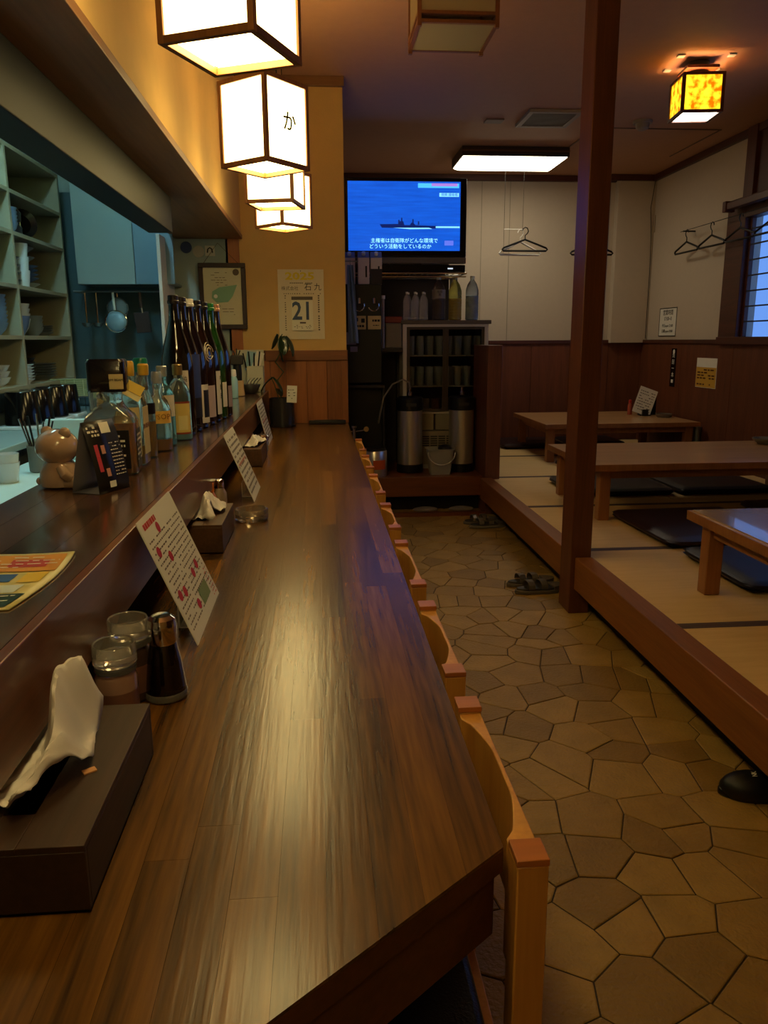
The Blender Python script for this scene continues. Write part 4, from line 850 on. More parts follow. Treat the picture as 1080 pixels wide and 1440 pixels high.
spf = lambda u, v, k=.0035: (-.436+.849*u, -k, .08+.492*v)
mb = MB(); mb.add([spf(.28, .385), spf(.30, .335), spf(.78, .325), spf(.79, .365), spf(.6, .372), spf(.58, .41), spf(.56, .41), spf(.55, .375), spf(.5, .375), spf(.49, .43), .0 or spf(.46, .43), spf(.45, .39), spf(.42, .39)], [tuple(range(13))[::-1]])
part('print', mb, emat('ship_blue', (8, 24, 80), 1), t, smooth=False)
mb = MB(); quad(mb, .78, .995, .335, .36, lambda u, v: spf(u, v, .0045)); part('print', mb, emat('wake', (120, 196, 240), 1), t, smooth=False); mb = MB(); mb.add([spf(.40, .335, .0045), spf(.55, .315, .0045), spf(.75, .32, .0045), spf(.72, .338, .0045)], [(0, 1, 2, 3)]); part('print', mb, emat('wake', (120, 196, 240), 1), t, smooth=False)
for k, (x_, h_) in enumerate(((.445, .07), (.47, .1), (.57, .08), (.62, .05))): mb = MB(); quad(mb, x_, x_+.012, .38, .38+h_, lambda u, v: spf(u, v, .0045)); part('print', mb, emat('ship_blue', (8, 24, 80), 1), t, smooth=False)
sub = emat('subtitle', (150, 225, 245), 1.1)
text('主権者は自衛隊がどんな環境で', .0365, spf(.5, .145, .006), FACE_Y, sub, t); text('どういう活動をしているのか', .0365, spf(.463, .06, .006), FACE_Y, sub, t)
mb = MB(); quad(mb, .62, .985, .91, .975, lambda u, v: spf(u, v, .0045)); part('print', mb, emat('banner', (70, 170, 230), 1), t, smooth=False)
mb = MB(); quad(mb, .74, .97, .935, .975, lambda u, v: spf(u, v, .005)); part('print', mb, emat('banner_pink', (150, 110, 190), 1), t, smooth=False)
mb = MB(); quad(mb, .81, .985, .785, .84, lambda u, v: spf(u, v, .0045)); part('print', mb, emat('tag_cyan', (120, 200, 235), 1), t, smooth=False)
mb = MB(); quad(mb, .86, .94, .08, .15, lambda u, v: spf(u, v, .0045)); part('print', mb, emat('logo_violet', (84, 100, 200), 1), t, smooth=False)
text('視察 護衛艦', .024, spf(.9, .812, .006), FACE_Y, emat('ink_tv', (14, 50, 130), 1), t)
part('stand_neck', MB().box(-.12, .12, .01, .07, -.02, .0), black, t)
t = thing('recorder', 'flat black recorder box under the television', 'recorder', (.682, 6.12, 1.806)); part('box_body', MB().box(-.44, .455, -.03, .2, 0, .052), gloss_black, t, .004); part('display', MB().box(.32, .36, -.0312, -.03, .02, .03), emat('display_white', (190, 200, 210), .8), t)
t = thing('wire_shelf', 'wire rack shelf carrying the recorder and television', 'shelf', (.682, 6.1, 1.78)); mb = MB()
for y_ in (-.02, .24, .5): mb.tube([(-.46, y_, .016), (.46, y_, .016)], .007, 8)
for x_ in (-.46, .46): mb.tube([(x_, -.02, .016), (x_, .5, .016)], .007, 8)
part('frame', mb, chrome, t)
for k in range(19): part('wire', MB().tube([(-.43+.048*k, -.02, .02), (-.43+.048*k, .5, .02)], .003, 6), chrome, t)
part('bracket', MB().box(-.455, -.44, .44, .52, -.08, .012), dullsteel, t); part('bracket', MB().box(.425, .44, .44, .52, -.08, .012), dullsteel, t)
part('front_rail', MB().tube([(-.46, -.02, -.01), (.46, -.02, -.01)], .005, 8), chrome, t)
# beer server
t = thing('drink_dispenser', 'tall black drink dispenser with two taps and cream labels', 'dispenser', (.365, 5.98, .98))
part('cabinet_body', MB().box(-.165, .12, 0, .4, 0, .73), mat('dispenser_black', (22, 19, 18), .4), t, .006)
for x_ in (-.05, .06):
    part('tap', MB().tube([(x_, -.002, .62), (x_, -.05, .62), (x_, -.06, .585)], .010, 10), chrome, t)
    part('tap_ring', MB().tube([(x_+.04*math.cos(2*PI*k/18), -.005, .575+.04*math.sin(2*PI*k/18)) for k in range(10, 20)], .004, 6), chrome, t)
for x_, nm2 in ((-.05, 'a'), (.065, 'b')): part('tap_label', MB().box(x_-.05, x_+.05, -.004, 0, .40, .50), mat('tap_label', (206, 184, 130), .5), t, .003 if nm2 == 'b' else 0)
mb = MB(); quad(mb, -.088, -.058, .46, .485, lambda u, v: (u, -.0048, v)); quad(mb, -.035, -.008, .45, .48, lambda u, v: (u, -.0048, v)); print_rows(mb, -.09, -.01, .41, .44, 1, .016, lambda u, v: (u, -.0048, v), .9, .012, .02, .004, 1); print_rows(mb, .025, .11, .45, .48, 1, .016, lambda u, v: (u, -.0048, v), .9, .012, .02, .004, 2); print_rows(mb, .03, .1, .42, .44, 1, .006, lambda u, v: (u, -.0048, v), .9, .012, .02, .004, 2); part('print', mb, ink, t, smooth=False)
part('paper_note', MB().box(-.155, -.075, -.004, 0, .29, .38), mat('note_lilac', (140, 130, 140), .6), t); part('paper_note', MB().box(-.12, -.065, -.004, 0, .235, .275), mat('note_lilac', (140, 130, 140), .6), t)
t = thing('under_cabinet', 'low black cabinet under the drink dispenser', 'cabinet', (.365, 5.98, .2806)); part('cabinet_body', MB().box(-.165, .14, .12, .5, 0, .66), mat('dispenser_black', (22, 19, 18), .4), t, .004); part('cabinet_top', MB().box(-.165, .14, .0, .5, .66, .685), mat('under_brown', (44, 34, 30), .5), t, .003)
part('panel', MB().box(-.165, -.15, .0, .12, 0, .66), mat('dispenser_black', (22, 19, 18), .4), t); part('panel', MB().box(.125, .14, .0, .12, 0, .66), mat('dispenser_black', (22, 19, 18), .4), t)
def carton(x, y, z, label, stripe):
    t = thing('drink_carton', label, 'carton', (x, y, z+.0006), 0, 'cartons on top of the drink dispenser')
    part('carton_body', MB().box(-.042, .042, -.042, .042, 0, .19), mat('carton_white', (226, 214, 204), .5), t, .002)
    mb = MB(); mb.add([(-.042, -.042, .19), (.042, -.042, .19), (.042, .042, .19), (-.042, .042, .19), (-.042, 0, .235), (.042, 0, .235)], [(0, 1, 5, 4), (2, 3, 4, 5), (0, 4, 3), (1, 2, 5)]); part('gable', mb, mat('carton_blue', (110, 120, 160), .5), t, smooth=False)
    part('screw_cap', MB().lathe([(.014, .0), (.014, .02)], 14, (0, -.022, .212), rot=Matrix.Rotation(.6, 3, 'X')), white, t)
    part('print', MB().box(.012, .024, -.0432, -.042, .05, .13), ink, t)
    if stripe: part('print', MB().box(-.0425, .0425, -.0434, -.042, .0, .11), mat('carton_dark', (40, 34, 44), .5), t)
carton(.25, 6.06, 1.71, 'white drink carton at the left end above the dispenser', 0); carton(.355, 6.04, 1.71, 'white drink carton second from the left above the dispenser', 0); carton(.45, 6.05, 1.71, 'white drink carton with a dark lower half at the right above the dispenser', 1)
t = thing('hanging_cloth', 'pale blue cloth hanging beside the yellow wall corner', 'cloth', (.225, 5.80, 1.28)); mb = MB(); mb.grid(lambda u, v: (-.0+.075*u*(1-.45*v), .012*math.sin(u*14+v*3), .55*v), 12, 14); part('cloth', mb, mat('cloth_blue', (136, 160, 178), .8), t, solid=.003)
part('hook', MB().tube([(.02, 0, .55), (.02, .0, .58), (.02, .16, .59)], .003, 6), chrome, t); part('hook_bar', MB().tube([(-.035, 0, .575), (.08, 0, .575)], .005, 6), dullsteel, t)
# glass-fronted cabinet
t = thing('glass_cabinet', 'white glass-fronted cabinet filled with rows of drinking glasses', 'cabinet', (.665, 6.16, .2806)); CW, CH = .68, 1.14
fr = mat('cab_frame', (204, 196, 188), .5)
part('side_panel', MB().box(0, .03, 0, .4, 0, CH), fr, t, .002); part('side_panel', MB().box(CW-.03, CW, 0, .4, 0, CH), fr, t, .002); part('cabinet_top', MB().box(-.015, CW+.02, -.01, .4, CH, CH+.03), mat('cab_top', (96, 84, 76), .5), t, .003)
part('top_rail', MB().box(.03, CW-.03, 0, .02, CH-.02, CH), fr, t); part('back_board', MB().box(.03, CW-.03, .385, .4, 0, CH), mat('cab_back', (74, 66, 58), .6), t); part('base', MB().box(.03, CW-.03, 0, .385, 0, .03), fr, t)
for z in (.66, .90): part('shelf_board', MB().box(.03, CW-.03, .025, .385, z-.008, z), fr, t)
part('shelf_board', MB().box(.03, CW-.03, .02, .385, .44, .455), fr, t)
for k in (0, 1):
    d = part('door', MB().box(.032+.31*k, .055+.31*k, .0+.01*k, .01+.01*k, .46, CH-.022).box(.317+.31*k, .34+.31*k, .0+.01*k, .01+.01*k, .46, CH-.022).box(.055+.31*k, .317+.31*k, .0+.01*k, .01+.01*k, .46, .48).box(.055+.31*k, .317+.31*k, .0+.01*k, .01+.01*k, CH-.04, CH-.022), mat('door_frame', (70, 58, 50), .4), t)
    part('pane', MB().box(.055+.31*k, .317+.31*k, .004+.01*k, .007+.01*k, .48, CH-.04), mat('cab_glass', (190, 190, 186), .02, 0, 1, ior=1.08), d)
gme = MB().lathe([(.024, 0), (.027, .003), (.030, .15), (.028, .15), (.024, .012), (.001, .01)], 16, cap=False).mesh('tumbler', mat('tumbler_glass', (236, 240, 242), .08, 0, .45))
for li, (z, nl) in enumerate(((.90, 'top'), (.66, 'middle'))):
    for row in range(2):
        for k in range(8):
            o = link('drinking_glass', gme, None, (.665+.075+.076*k, 6.16+.09+.12*row, .2812+z)); tag(o, 'tall glass on the %s cabinet shelf, %s row, %s from the left' % (nl, ['front', 'back'][row], ordn[k].replace('lowest', 'first')), 'glass', 'glasses in the cabinet')
mug_m = [mat('mug_a', (120, 92, 70), .35), mat('mug_b', (150, 140, 126), .35), mat('mug_c', (110, 70, 44), .35)]
for k in range(6):
    t2 = thing('mug', 'small mug on the lowest cabinet shelf, %s from the left' % ordn[k].replace('lowest', 'first'), 'mug', (.665+.09+.095*k, 6.25, .2812+.455), 0, 'mugs in the cabinet')
    part('mug_body', MB().lathe([(.034, 0), (.037, .003), (.038, .10), (.035, .10), (.033, .01), (.001, .008)], 20, cap=False), mug_m[k % 3], t2)
for k in range(2):
    tag(part('storage_box', MB().box(.71+.225*k, .92+.225*k, 6.2, 6.5, .587, .725), mat('drawer_cream', (150, 140, 120), .5), None, .004), 'cream storage box inside the cabinet, %s of the two' % ['left', 'right'][k], 'box', 'storage boxes in the cabinet')
t = thing('ice_maker', 'white louvred appliance low in the cabinet behind the plastic bucket', 'appliance', (.70, 6.17, .3112)); part('casing', MB().box(0, .50, 0, .35, 0, .27), mat('ice_white', (150, 138, 120), .5), t, .005)
for r_ in range(5):
    for c_ in range(6): part('louver', MB().box(.06+.065*c_, .115+.065*c_, -.003, 0, .15+.018*r_, .160+.018*r_), darkgrey, t, smooth=False)
# bottles on the cabinet
def pet(x, y, r, h, label, gcol, lcol, fill, lab, labt=None, big=True):
    t = thing('plastic_bottle', label, 'bottle', (x, y, 1.4512), 0, 'bottles on top of the glass cabinet')
    n = 8; prof = [(r*.8, 0), (r, .006)]
    for k in range(n): z = .01+(h*.55)*k/n; prof += [(r, z+.002), (r, z+h*.04), (r*.955, z+h*.052)]
    prof += [(r, h*.60), (r*.98, h*.68), (r*.7, h*.82), (r*.3, h*.91), (r*.28, h*.95)]
    part('bottle_body', MB().lathe(prof, 28), mat('pet_%d_%d_%d' % gcol, gcol, .1, 0, .8, ior=1.3), t)
    if fill: lp = [(rr_*.94, z) for rr_, z in prof if z <= h*fill]; lp[0] = (lp[0][0], .002); part('contents', MB().lathe(lp+[(lp[-1][0], h*fill)], 24), mat('drink_%d_%d_%d' % lcol, lcol, .2, coat=.5), t)
    part('cap', MB().lathe([(r*.34, h*.93), (r*.35, h*.94), (r*.34, h)], 18), white if lab != 'g' else mat('cap_pale', (190, 190, 150), .4), t)
    if lab == 'w': part('bottle_label', MB().lathe([(r*1.01, h*.50), (r*1.01, h*.70)], 28, cap=False), mat('pet_label', (150, 140, 136), .5), t); text('焙煎\n黒', .022, (0, -r*1.06, h*.61), FACE_Y, ink, t)
    return t
pet(.955, 6.22, .052, .33, 'large bottle of dark tea with a pale label on the cabinet', (150, 130, 130), (40, 22, 22), .47, 'w')
pet(1.085, 6.22, .052, .33, 'large bottle of yellow-green drink on the cabinet', (206, 214, 130), (206, 140, 24), .5, 'g')
pet(1.22, 6.22, .052, .335, 'large clear water bottle at the right end of the cabinet top', (190, 205, 220), (170, 176, 180), .55, 'c')
for k in range(6):
    x_ = .70+.065*(k % 3)+.02*(k//3); pet(x_, 6.20+.08*(k//3), .028, .215, 'small clear empty bottle on the cabinet, %s' % ['front left', 'front middle', 'front right', 'back left', 'back middle', 'back right'][k], (240, 236, 240), (200, 200, 205), 0, 'c')
# kegs, bucket, canister
def keg(x, y, r, h, label):
    t = thing('steel_keg', label, 'keg', (x, y, .2806)); 
    part('base_ring', MB().lathe([(r*1.04, 0), (r*1.07, .01), (r*1.07, .06), (r, .065)], 36), black, t)
    part('barrel', MB().lathe([(r, .06), (r, h*.78)], 48), mat('keg_steel', (214, 208, 202), .3, .85), t)
    part('top_collar', MB().lathe([(r*1.0, h*.78), (r*1.05, h*.79), (r*1.05, h*.93), (r*.95, h*.95), (r*.9, h*.90), (.001, h*.88)], 36, cap=False), black, t)
    part('coupler', MB().lathe([(.02, h*.88), (.022, h*1.0), (.012, h*1.02), (.012, h*1.06)], 16), chrome, t)
    mb = MB(); mb.box(-.04, .04, -r*1.06, -r*1.045, h*.84, h*.88); part('handle_slot', mb, darkgrey, t)
    return t
keg(.705, 6.03, .098, .62, 'steel keg with a black collar standing nearest the beer hose'); keg(1.115, 6.03, .098, .62, 'steel keg with a black collar partly hidden by the partition')
t = thing('beer_hose', 'curved grey hose rising from the left keg to the dispenser', 'hose', (.705, 6.0, .93)); mb = MB(); mb.tube([(0, 0, 0), (-.01, 0, .05), (-.06, -.02, .075), (-.14, -.03, .04), (-.21, -.03, -.06), (-.24, -.03, -.2), (-.25, .0, -.26)], .007, 8); part('hose', mb, mat('hose_grey', (120, 112, 104), .4), t)
t = thing('gas_regulator', 'small chrome gas regulator with a dial left of the kegs', 'regulator', (.262, 5.88, .2806)); part('cylinder', MB().lathe([(.045, 0), (.048, .01), (.048, .22), (.03, .27), (.015, .28)], 24), mat('dispenser_black', (22, 19, 18), .4), t); mb = MB(); mb.lathe([(.012, .28), (.012, .36), (.02, .37), (.02, .385)], 14); mb.tube([(0, 0, .34), (.07, -.01, .35), (.09, -.01, .36)], .006, 8).tube([(0, 0, .34), (-.06, 0, .345), (-.1, .02, .3)], .006, 8); part('valve', mb, chrome, t)
part('dial', MB().lathe([(.02, 0), (.02, .012)], 18, (.09, -.01, .36), rot=Matrix.Rotation(PI/2, 3, 'X')), chrome, t)
t = thing('soup_warmer', 'small steel canister with an orange label low in the alcove', 'canister', (.415, 5.86, .2806)); part('canister_body', MB().lathe([(.09, 0), (.095, .01), (.095, .19), (.088, .2)], 32), mat('keg_steel', (214, 208, 202), .3, .85), t)
mb = MB(); mb.grid(lambda u, v: (.0965*math.sin(-.2+1.1*u), -.0965*math.cos(-.2+1.1*u), .06+.07*v), 12, 1); part('label_band', mb, mat('orange_label', (190, 80, 24), .5), t); part('lid', MB().lathe([(.092, .2), (.08, .215), (.001, .22)], 28), black, t)
t = thing('plastic_bucket', 'translucent white plastic bucket with a handle and dark cloth inside', 'bucket', (.925, 5.90, .2806), 0)
bk = mat('bucket_plastic', (176, 170, 156), .35, 0, .35); mb = MB(); loft(mb, [(R5(.078, .06, .02), 0), (R5(.10, .08, .02), .19), (R5(.108, .088, .02), .192), (R5(.108, .088, .02), .20), (R5(.098, .078, .02), .20), (R5(.075, .057, .02), .006)]); part('bucket_body', mb, bk, t)
mb = MB(); mb.tube([(.106*math.cos(a), -.092, .18+.0*a-.10*math.sin(a)) for a in [PI*k/16 for k in range(17)]], .005, 8); part('bucket_handle', mb, mat('handle_pale', (190, 184, 170), .4), t); part('cloth', MB().ball((.04, .0, .20), .05, sz=.6, sx=1.1, sy=1.1), black, t)
t = thing('red_lidded_box', 'clear storage container with a red lid left of the glass cabinet', 'container', (.595, 6.22, 1.2406)); part('container_body', MB().box(-.065, .06, -.06, .06, 0, .19), mat('box_clear', (150, 136, 118), .3, 0, .3), t, .006); part('lid', MB().box(-.07, .065, -.065, .065, .19, .24), mat('lid_red', (130, 44, 40), .4), t, .006)
t = thing('side_stand', 'dark narrow stand holding the red-lidded container', 'stand', (.595, 6.22, .2806)); part('stand_top', MB().box(-.08, .065, -.09, .3, .93, .96), mat('under_brown', (44, 34, 30), .5), t)
for x_ in (-.08, .05): part('stand_side', MB().box(x_, x_+.015, .20, .3, 0, .93), mat('under_brown', (44, 34, 30), .5), t)
t = thing('paper_towel_roll', 'upright white roll of film beside the dispenser', 'roll', (.505, 6.13, 1.2406)); part('roll', MB().lathe([(.014, 0), (.014, .37)], 18), mat('roll_white', (156, 146, 140), .6), t); part('roll_end', MB().lathe([(.02, .37), (.02, .395)], 18), white, t)
tag(part('stand_top_board', MB().box(.488, .522, 6.11, 6.15, 1.2, 1.24), mat('under_brown', (44, 34, 30), .5)), 'little dark block under the upright film roll', 'block')
# things below the ledge
t = thing('slippers', 'pair of pale slippers pushed under the alcove ledge', 'slippers', (.72, 5.79, -.003))
for k in (0, 1): part('slipper', MB().ball((.08+.28*k, 0, .022), .1, sx=1, sy=.45, sz=.22), mat('slipper_pale', (120, 110, 104), .6), t)
# ------------------------------------------------------------------ ceiling fixtures
t = thing('ceiling_light', 'long rectangular fluorescent ceiling light glowing over the tatami room', 'ceiling light', (1.665, 6.975, CZ-.002))
fl = mat('fixture_dark', (52, 34, 24), .4)
part('base_box', MB().box(-.44, .44, -.24, .24, -.05, 0), fl, t, .004)
fb = MB(); fb.box(-.45, .45, -.255, -.243, -.075, 0).box(-.45, .45, .243, .255, -.075, 0).box(-.45, -.438, -.243, .243, -.075, 0).box(.438, .45, -.243, .243, -.075, 0); part('frame', fb, fl, t, .002)
tube_m = mat('diffuser_lit', (250, 245, 225), .6, emit=(1, .88, .62), es=L_TUBE)
mb = MB(); loft(mb, [([(-.435, -.24), (.435, -.24), (.435, .24), (-.435, .24)], -.052), ([(-.435, -.24), (.435, -.24), (.435, .24), (-.435, .24)], -.078), ([(-.40, -.2), (.40, -.2), (.40, .2), (-.40, .2)], -.098)]); part('diffuser', mb, tube_m, t, smooth=False)
part('frame_bar', MB().box(-.45, .45, -.262, -.255, -.04, -.028), mat('fixture_wood', (96, 60, 34), .4), t)
t = thing('ceiling_lamp', 'small square amber stained-glass lamp glowing on the tatami room ceiling', 'ceiling lamp', (2.22, 4.72, 2.555), -.12)
am = bpy.data.materials.new('amber_glass_lit'); am.use_nodes = True; nt = am.node_tree; bb = nt.nodes['Principled BSDF']; nz = nt.nodes.new('ShaderNodeTexNoise'); nz.inputs['Scale'].default_value = 28; nz.inputs['Detail'].default_value = 6
tc = nt.nodes.new('ShaderNodeTexCoord'); nt.links.new(tc.outputs['Object'], nz.inputs['Vector']); rm = nt.nodes.new('ShaderNodeValToRGB'); rm.color_ramp.elements[0].position = .38; rm.color_ramp.elements[0].color = lin((190, 90, 0)); rm.color_ramp.elements[1].position = .62; rm.color_ramp.elements[1].color = lin((255, 225, 40))
nt.links.new(nz.outputs['Fac'], rm.inputs[0]); nt.links.new(rm.outputs[0], bb.inputs['Emission Color']); bb.inputs['Emission Strength'].default_value = 1.3; bb.inputs['Base Color'].default_value = lin((220, 150, 30))
lw = wood('lamp_wood', (70, 30, 12), (110, 52, 24), 'Z', .4); q = .009; s_ = .11
for sx in (-1, 1):
    for sy in (-1, 1): part('frame_post', MB().box(sx*s_-q, sx*s_+q, sy*s_-q, sy*s_+q, 0, .21), lw, t, .001)
    for z in (0.0, .195):
        part('frame_rail', MB().box(-s_+q, s_-q, sx*s_-q, sx*s_+q, z, z+.015), lw, t); part('frame_rail', MB().box(sx*s_-q, sx*s_+q, -s_+q, s_-q, z, z+.015), lw, t)
    part('amber_pane', MB().box(-s_+q, s_-q, sx*s_-.002, sx*s_+.002, .015, .195), am, t, smooth=False); part('amber_pane', MB().box(sx*s_-.002, sx*s_+.002, -s_+q, s_-q, .015, .195), am, t, smooth=False)
part('bottom_pane', MB().box(-s_+q, s_-q, -s_+q, s_-q, .006, .009), mat('amber_bottom_lit', (255, 250, 235), .6, emit=(1, .93, .75), es=L_AMBER), t, smooth=False)
part('bulb', MB().ball((0, 0, .11), .035), mat('bulb_lit', (255, 230, 160), .6, emit=(1, .62, .22), es=60), t)
part('ceiling_mount', MB().lathe([(.05, .21), (.06, .22), (.06, .29)], 24), black, t); part('mount_plate', MB().box(-.09, .09, -.09, .09, .24, .255), lw, t)
for a in (-.14, .14):
    for b in (-.12, .12): tag_ = part('mount_hook', MB().box(a-.02, a+.02, b-.02, b+.02, .285, .293), white, t)
for k_, (sx, sy) in enumerate(((-1, 0), (1, 0), (0, -1), (0, 1))): pass
t = thing('square_ceiling_lamp', 'unlit square paper ceiling lamp at the top of the photo', 'ceiling lamp', (.565, 3.40, 2.48), 0)
dim = mat('dim_paper', (150, 138, 118), .7); s_ = .15; q = .008; lw2 = wood('lamp_wood_b', (96, 56, 36), (124, 74, 48), 'Z', .5)
for sx in (-1, 1):
    for sy in (-1, 1): part('frame_post', MB().box(sx*s_-q, sx*s_+q, sy*s_-q, sy*s_+q, -.012, .30), lw2, t)
    for z in (0.0, .03, .28):
        part('frame_rail', MB().box(-s_+q, s_-q, sx*s_-q, sx*s_+q, z, z+.012), lw2, t); part('frame_rail', MB().box(sx*s_-q, sx*s_+q, -s_+q, s_-q, z, z+.012), lw2, t)
    part('paper_pane', MB().box(-s_+q, s_-q, sx*s_-.001, sx*s_+.001, .042, .28), dim, t); part('paper_pane', MB().box(sx*s_-.001, sx*s_+.001, -s_+q, s_-q, .042, .28), dim, t)
part('bottom_pane', MB().box(-s_+q, s_-q, -s_+q, s_-q, .003, .006), dim, t); part('ceiling_mount', MB().box(-.08, .08, -.08, .08, .3, .368), lw2, t)
t = thing('ceiling_vent', 'square white slotted air vent in the ceiling', 'vent', (1.68, 5.87, CZ-.002)); vw = mat('vent_plastic', (150, 134, 118), .5)
part('frame', MB().box(-.19, .19, -.2, -.165, -.022, 0).box(-.19, .19, .165, .2, -.022, 0).box(-.19, -.155, -.165, .165, -.022, 0).box(.155, .19, -.165, .165, -.022, 0), vw, t, .003)
part('backing', MB().box(-.155, .155, -.165, .165, -.004, 0), black, t)
for k in range(16): part('slat', MB().box(-.155, .155, -.16+.0206*k, -.151+.0206*k, -.018, -.008), mat('vent_grey', (96, 86, 76), .5), t, smooth=False)
t = thing('smoke_detector', 'small round white smoke detector on the ceiling', 'smoke detector', (2.40, 5.93, CZ-.001)); part('detector_base', MB().lathe([(.07, 0), (.068, -.018)], 28), vw, t); part('detector_dome', MB().lathe([(.05, -.018), (.045, -.05), (.03, -.062), (.001, -.064)], 28), vw, t)
t = thing('ceiling_plate', 'small flat plate on the ceiling left of the air vent', 'plate', (1.31, 5.98, CZ-.001)); part('plate_body', MB().box(-.065, .065, -.05, .05, -.01, 0), mat('plate_brown', (130, 110, 94), .6), t, .002)
hm = mat('hatch_line', (112, 84, 66), .6); struct('trim_18', MB().box(2.1, 3.1, 6.12, 6.132, CZ-.006, CZ).box(2.1, 2.112, 6.132, 7.0, CZ-.006, CZ).box(3.09, 3.1, 6.132, 7.0, CZ-.006, CZ), hm)
# ------------------------------------------------------------------ low tables
def low_table(x0, x1, y0, y1, zt, label, legs, glassy=False):
    t = thing('low_table', label, 'table', (x0, y0, .2706), 0, 'low wooden tables on the tatami'); Wt, Dt, h = x1-x0, y1-y0, zt-.2706
    part('tabletop', MB().box(0, Wt, 0, Dt, h-.035, h), table_m, t, .003)
    part('edge_band', MB().box(-.006, Wt+.006, -.006, 0, h-.038, h-.001).box(-.006, 0, 0, Dt, h-.038, h-.001).box(Wt, Wt+.006, 0, Dt, h-.038, h-.001).box(-.006, Wt+.006, Dt, Dt+.006, h-.038, h-.001), table_leg, t)
    for a in (legs[0], Wt-legs[0]-.065):
        for b in (legs[1], Dt-legs[1]-.065): part('leg', MB().box(a, a+.065, b, b+.065, 0, h-.035), table_leg, t, .004)
    for b in (legs[1]+.015, Dt-legs[1]-.04): part('apron', MB().box(legs[0]+.065, Wt-legs[0]-.065, b, b+.022, h-.09, h-.035), table_leg, t, .002)
    for a in (legs[0]+.015, Wt-legs[0]-.04): part('apron', MB().box(a, a+.022, legs[1]+.065, Dt-legs[1]-.065, h-.09, h-.035), table_leg, t, .002)
    if glassy: part('glass_sheet', MB().box(.012, Wt-.012, .012, Dt-.012, h, h+.004), mat('table_glass', (172, 150, 134), .2, coat=.8), t)
    return t
low_table(1.525, 3.2, 2.05, 3.02, .602, 'nearest low wooden table with a glossy sheet reflecting the window, at the right edge', (.03, .06), True)
low_table(1.545, 3.2, 4.20, 5.10, .605, 'middle low wooden table with a long pale top and a grey dish on it', (.05, .04))
low_table(1.90, 3.24, 6.36, 7.45, .600, 'farthest low wooden table with a menu holder standing on it', (.03, .05))
# cushions
def cushion(x, y, w_, d_, m, label, rz=0, h=.052):
    t = thing('floor_cushion', label, 'cushion', (x, y, .2712), rz, 'flat square floor cushions on the tatami')
    mb = MB(); n = 22
    def f(u, v, s):
        X, Y = (u-.5), (v-.5); e = max(abs(X), abs(Y))*2; z = h*.5+s*h*.5*(1-.75*max(0, (e-.82)/.18)**2.2)*(1+.12*math.cos(PI*X)*math.cos(PI*Y))
        k = 1-.03*(abs(X)*2)**6*(abs(Y)*2)**6; return (X*w_*k, Y*d_*k, max(0, z))
    mb.grid(lambda u, v: f(u, v, 1), n, n); part('cushion_top', mb, m, t)
    mb = MB(); mb.grid(lambda u, v: (f(u, v, -1)[0], f(u, v, -1)[1], .002+ .3*h*(max(abs(u-.5), abs(v-.5))*2 > .95)), n, n); part('cushion_bottom', mb, m, t)
    mb = MB(); mb.tube([(w_*.487*math.copysign(min(1, abs(math.cos(a)*1.35)), math.cos(a)), d_*.487*math.copysign(min(1, abs(math.sin(a)*1.35)), math.sin(a)), h*.55) for a in [2*PI*k/40 for k in range(40)]], h*.25, 8, True); part('side_welt', mb, m, t)
cushion(2.06, 3.97, .70, .76, brownleather, 'brown leatherette cushion lying in the open between the near and middle tables', .03)
cushion(2.10, 3.18, .74, .62, blackleather, 'dark cushion partly under the nearest table')
cushion(2.90, 4.17, .62, .70, brownleather, 'brown cushion at the right edge between the near and middle tables')
cushion(2.02, 5.2, .70, .62, blackleather, 'black cushion under the middle table, left one'); cushion(2.74, 5.2, .66, .62, blackleather, 'black cushion under the middle table, right one')
cushion(2.06, 7.50, .62, .56, brownleather, 'dark cushion at the far left corner by the back panelling'); cushion(2.70, 7.56, .58, .5, blackleather, 'black cushion behind the farthest table, middle one')
cushion(2.95, 6.1, .6, .45, blackleather, 'black cushion before the farthest table, right one'); cushion(2.25, 6.02, .6, .5, blackleather, 'black cushion before the farthest table, left one')
# things on the tables
t = thing('menu_holder', 'white menu sheet leaning on a black holder on the farthest table', 'menu holder', (3.02, 7.0, .6008), -.15)
part('menu_sheet', MB().obox((0, .0, .13), (.17, .004, .25), ry=.35, rx=-.25), paper, t, solid=0); m_ = MB(); R_ = Matrix.Rotation(.35, 3, 'Y') @ Matrix.Rotation(-.25, 3, 'X')
print_rows(m_, -.07, .07, -.1, .1, 8, .008, lambda u, v: tuple(Vector((0, 0, .13))+R_ @ Vector((u, -.0026, v))), .8, .008, .02, .006, 6); part('print', m_, mat('grey_print', (112, 104, 98), .6), t, smooth=False)
part('stand', MB().box(-.05, .05, -.05, .05, 0, .01).box(-.035, .02, -.07, -.045, 0, .06), black, t, .003); part('back_plate', MB().box(-.04, .12, .055, .09, 0, .18), gloss_black, t, .004)
t = thing('ashtray', 'clear ashtray beside the menu holder on the farthest table', 'ashtray', (3.13, 6.82, .6008)); part('bowl', MB().lathe([(.06, 0), (.07, .01), (.075, .032), (.066, .032), (.06, .012), (.001, .01)], 28, cap=False), mat('tray_grey', (110, 100, 90), .25), t)
small_bottle(2.92, 7.1, 'red-topped bottle behind the menu holder on the farthest table', (170, 80, 60), (190, 50, 40), .14, .022, .60)
t = thing('grey_dish', 'shallow grey ceramic dish on the middle low table', 'dish', (2.98, 4.92, .6058)); part('dish_body', MB().lathe([(.05, 0), (.055, .006), (.085, .028), (.088, .04), (.08, .04), (.05, .012), (.001, .01)], 28, cap=False), mat('stoneware', (118, 110, 96), .5), t)
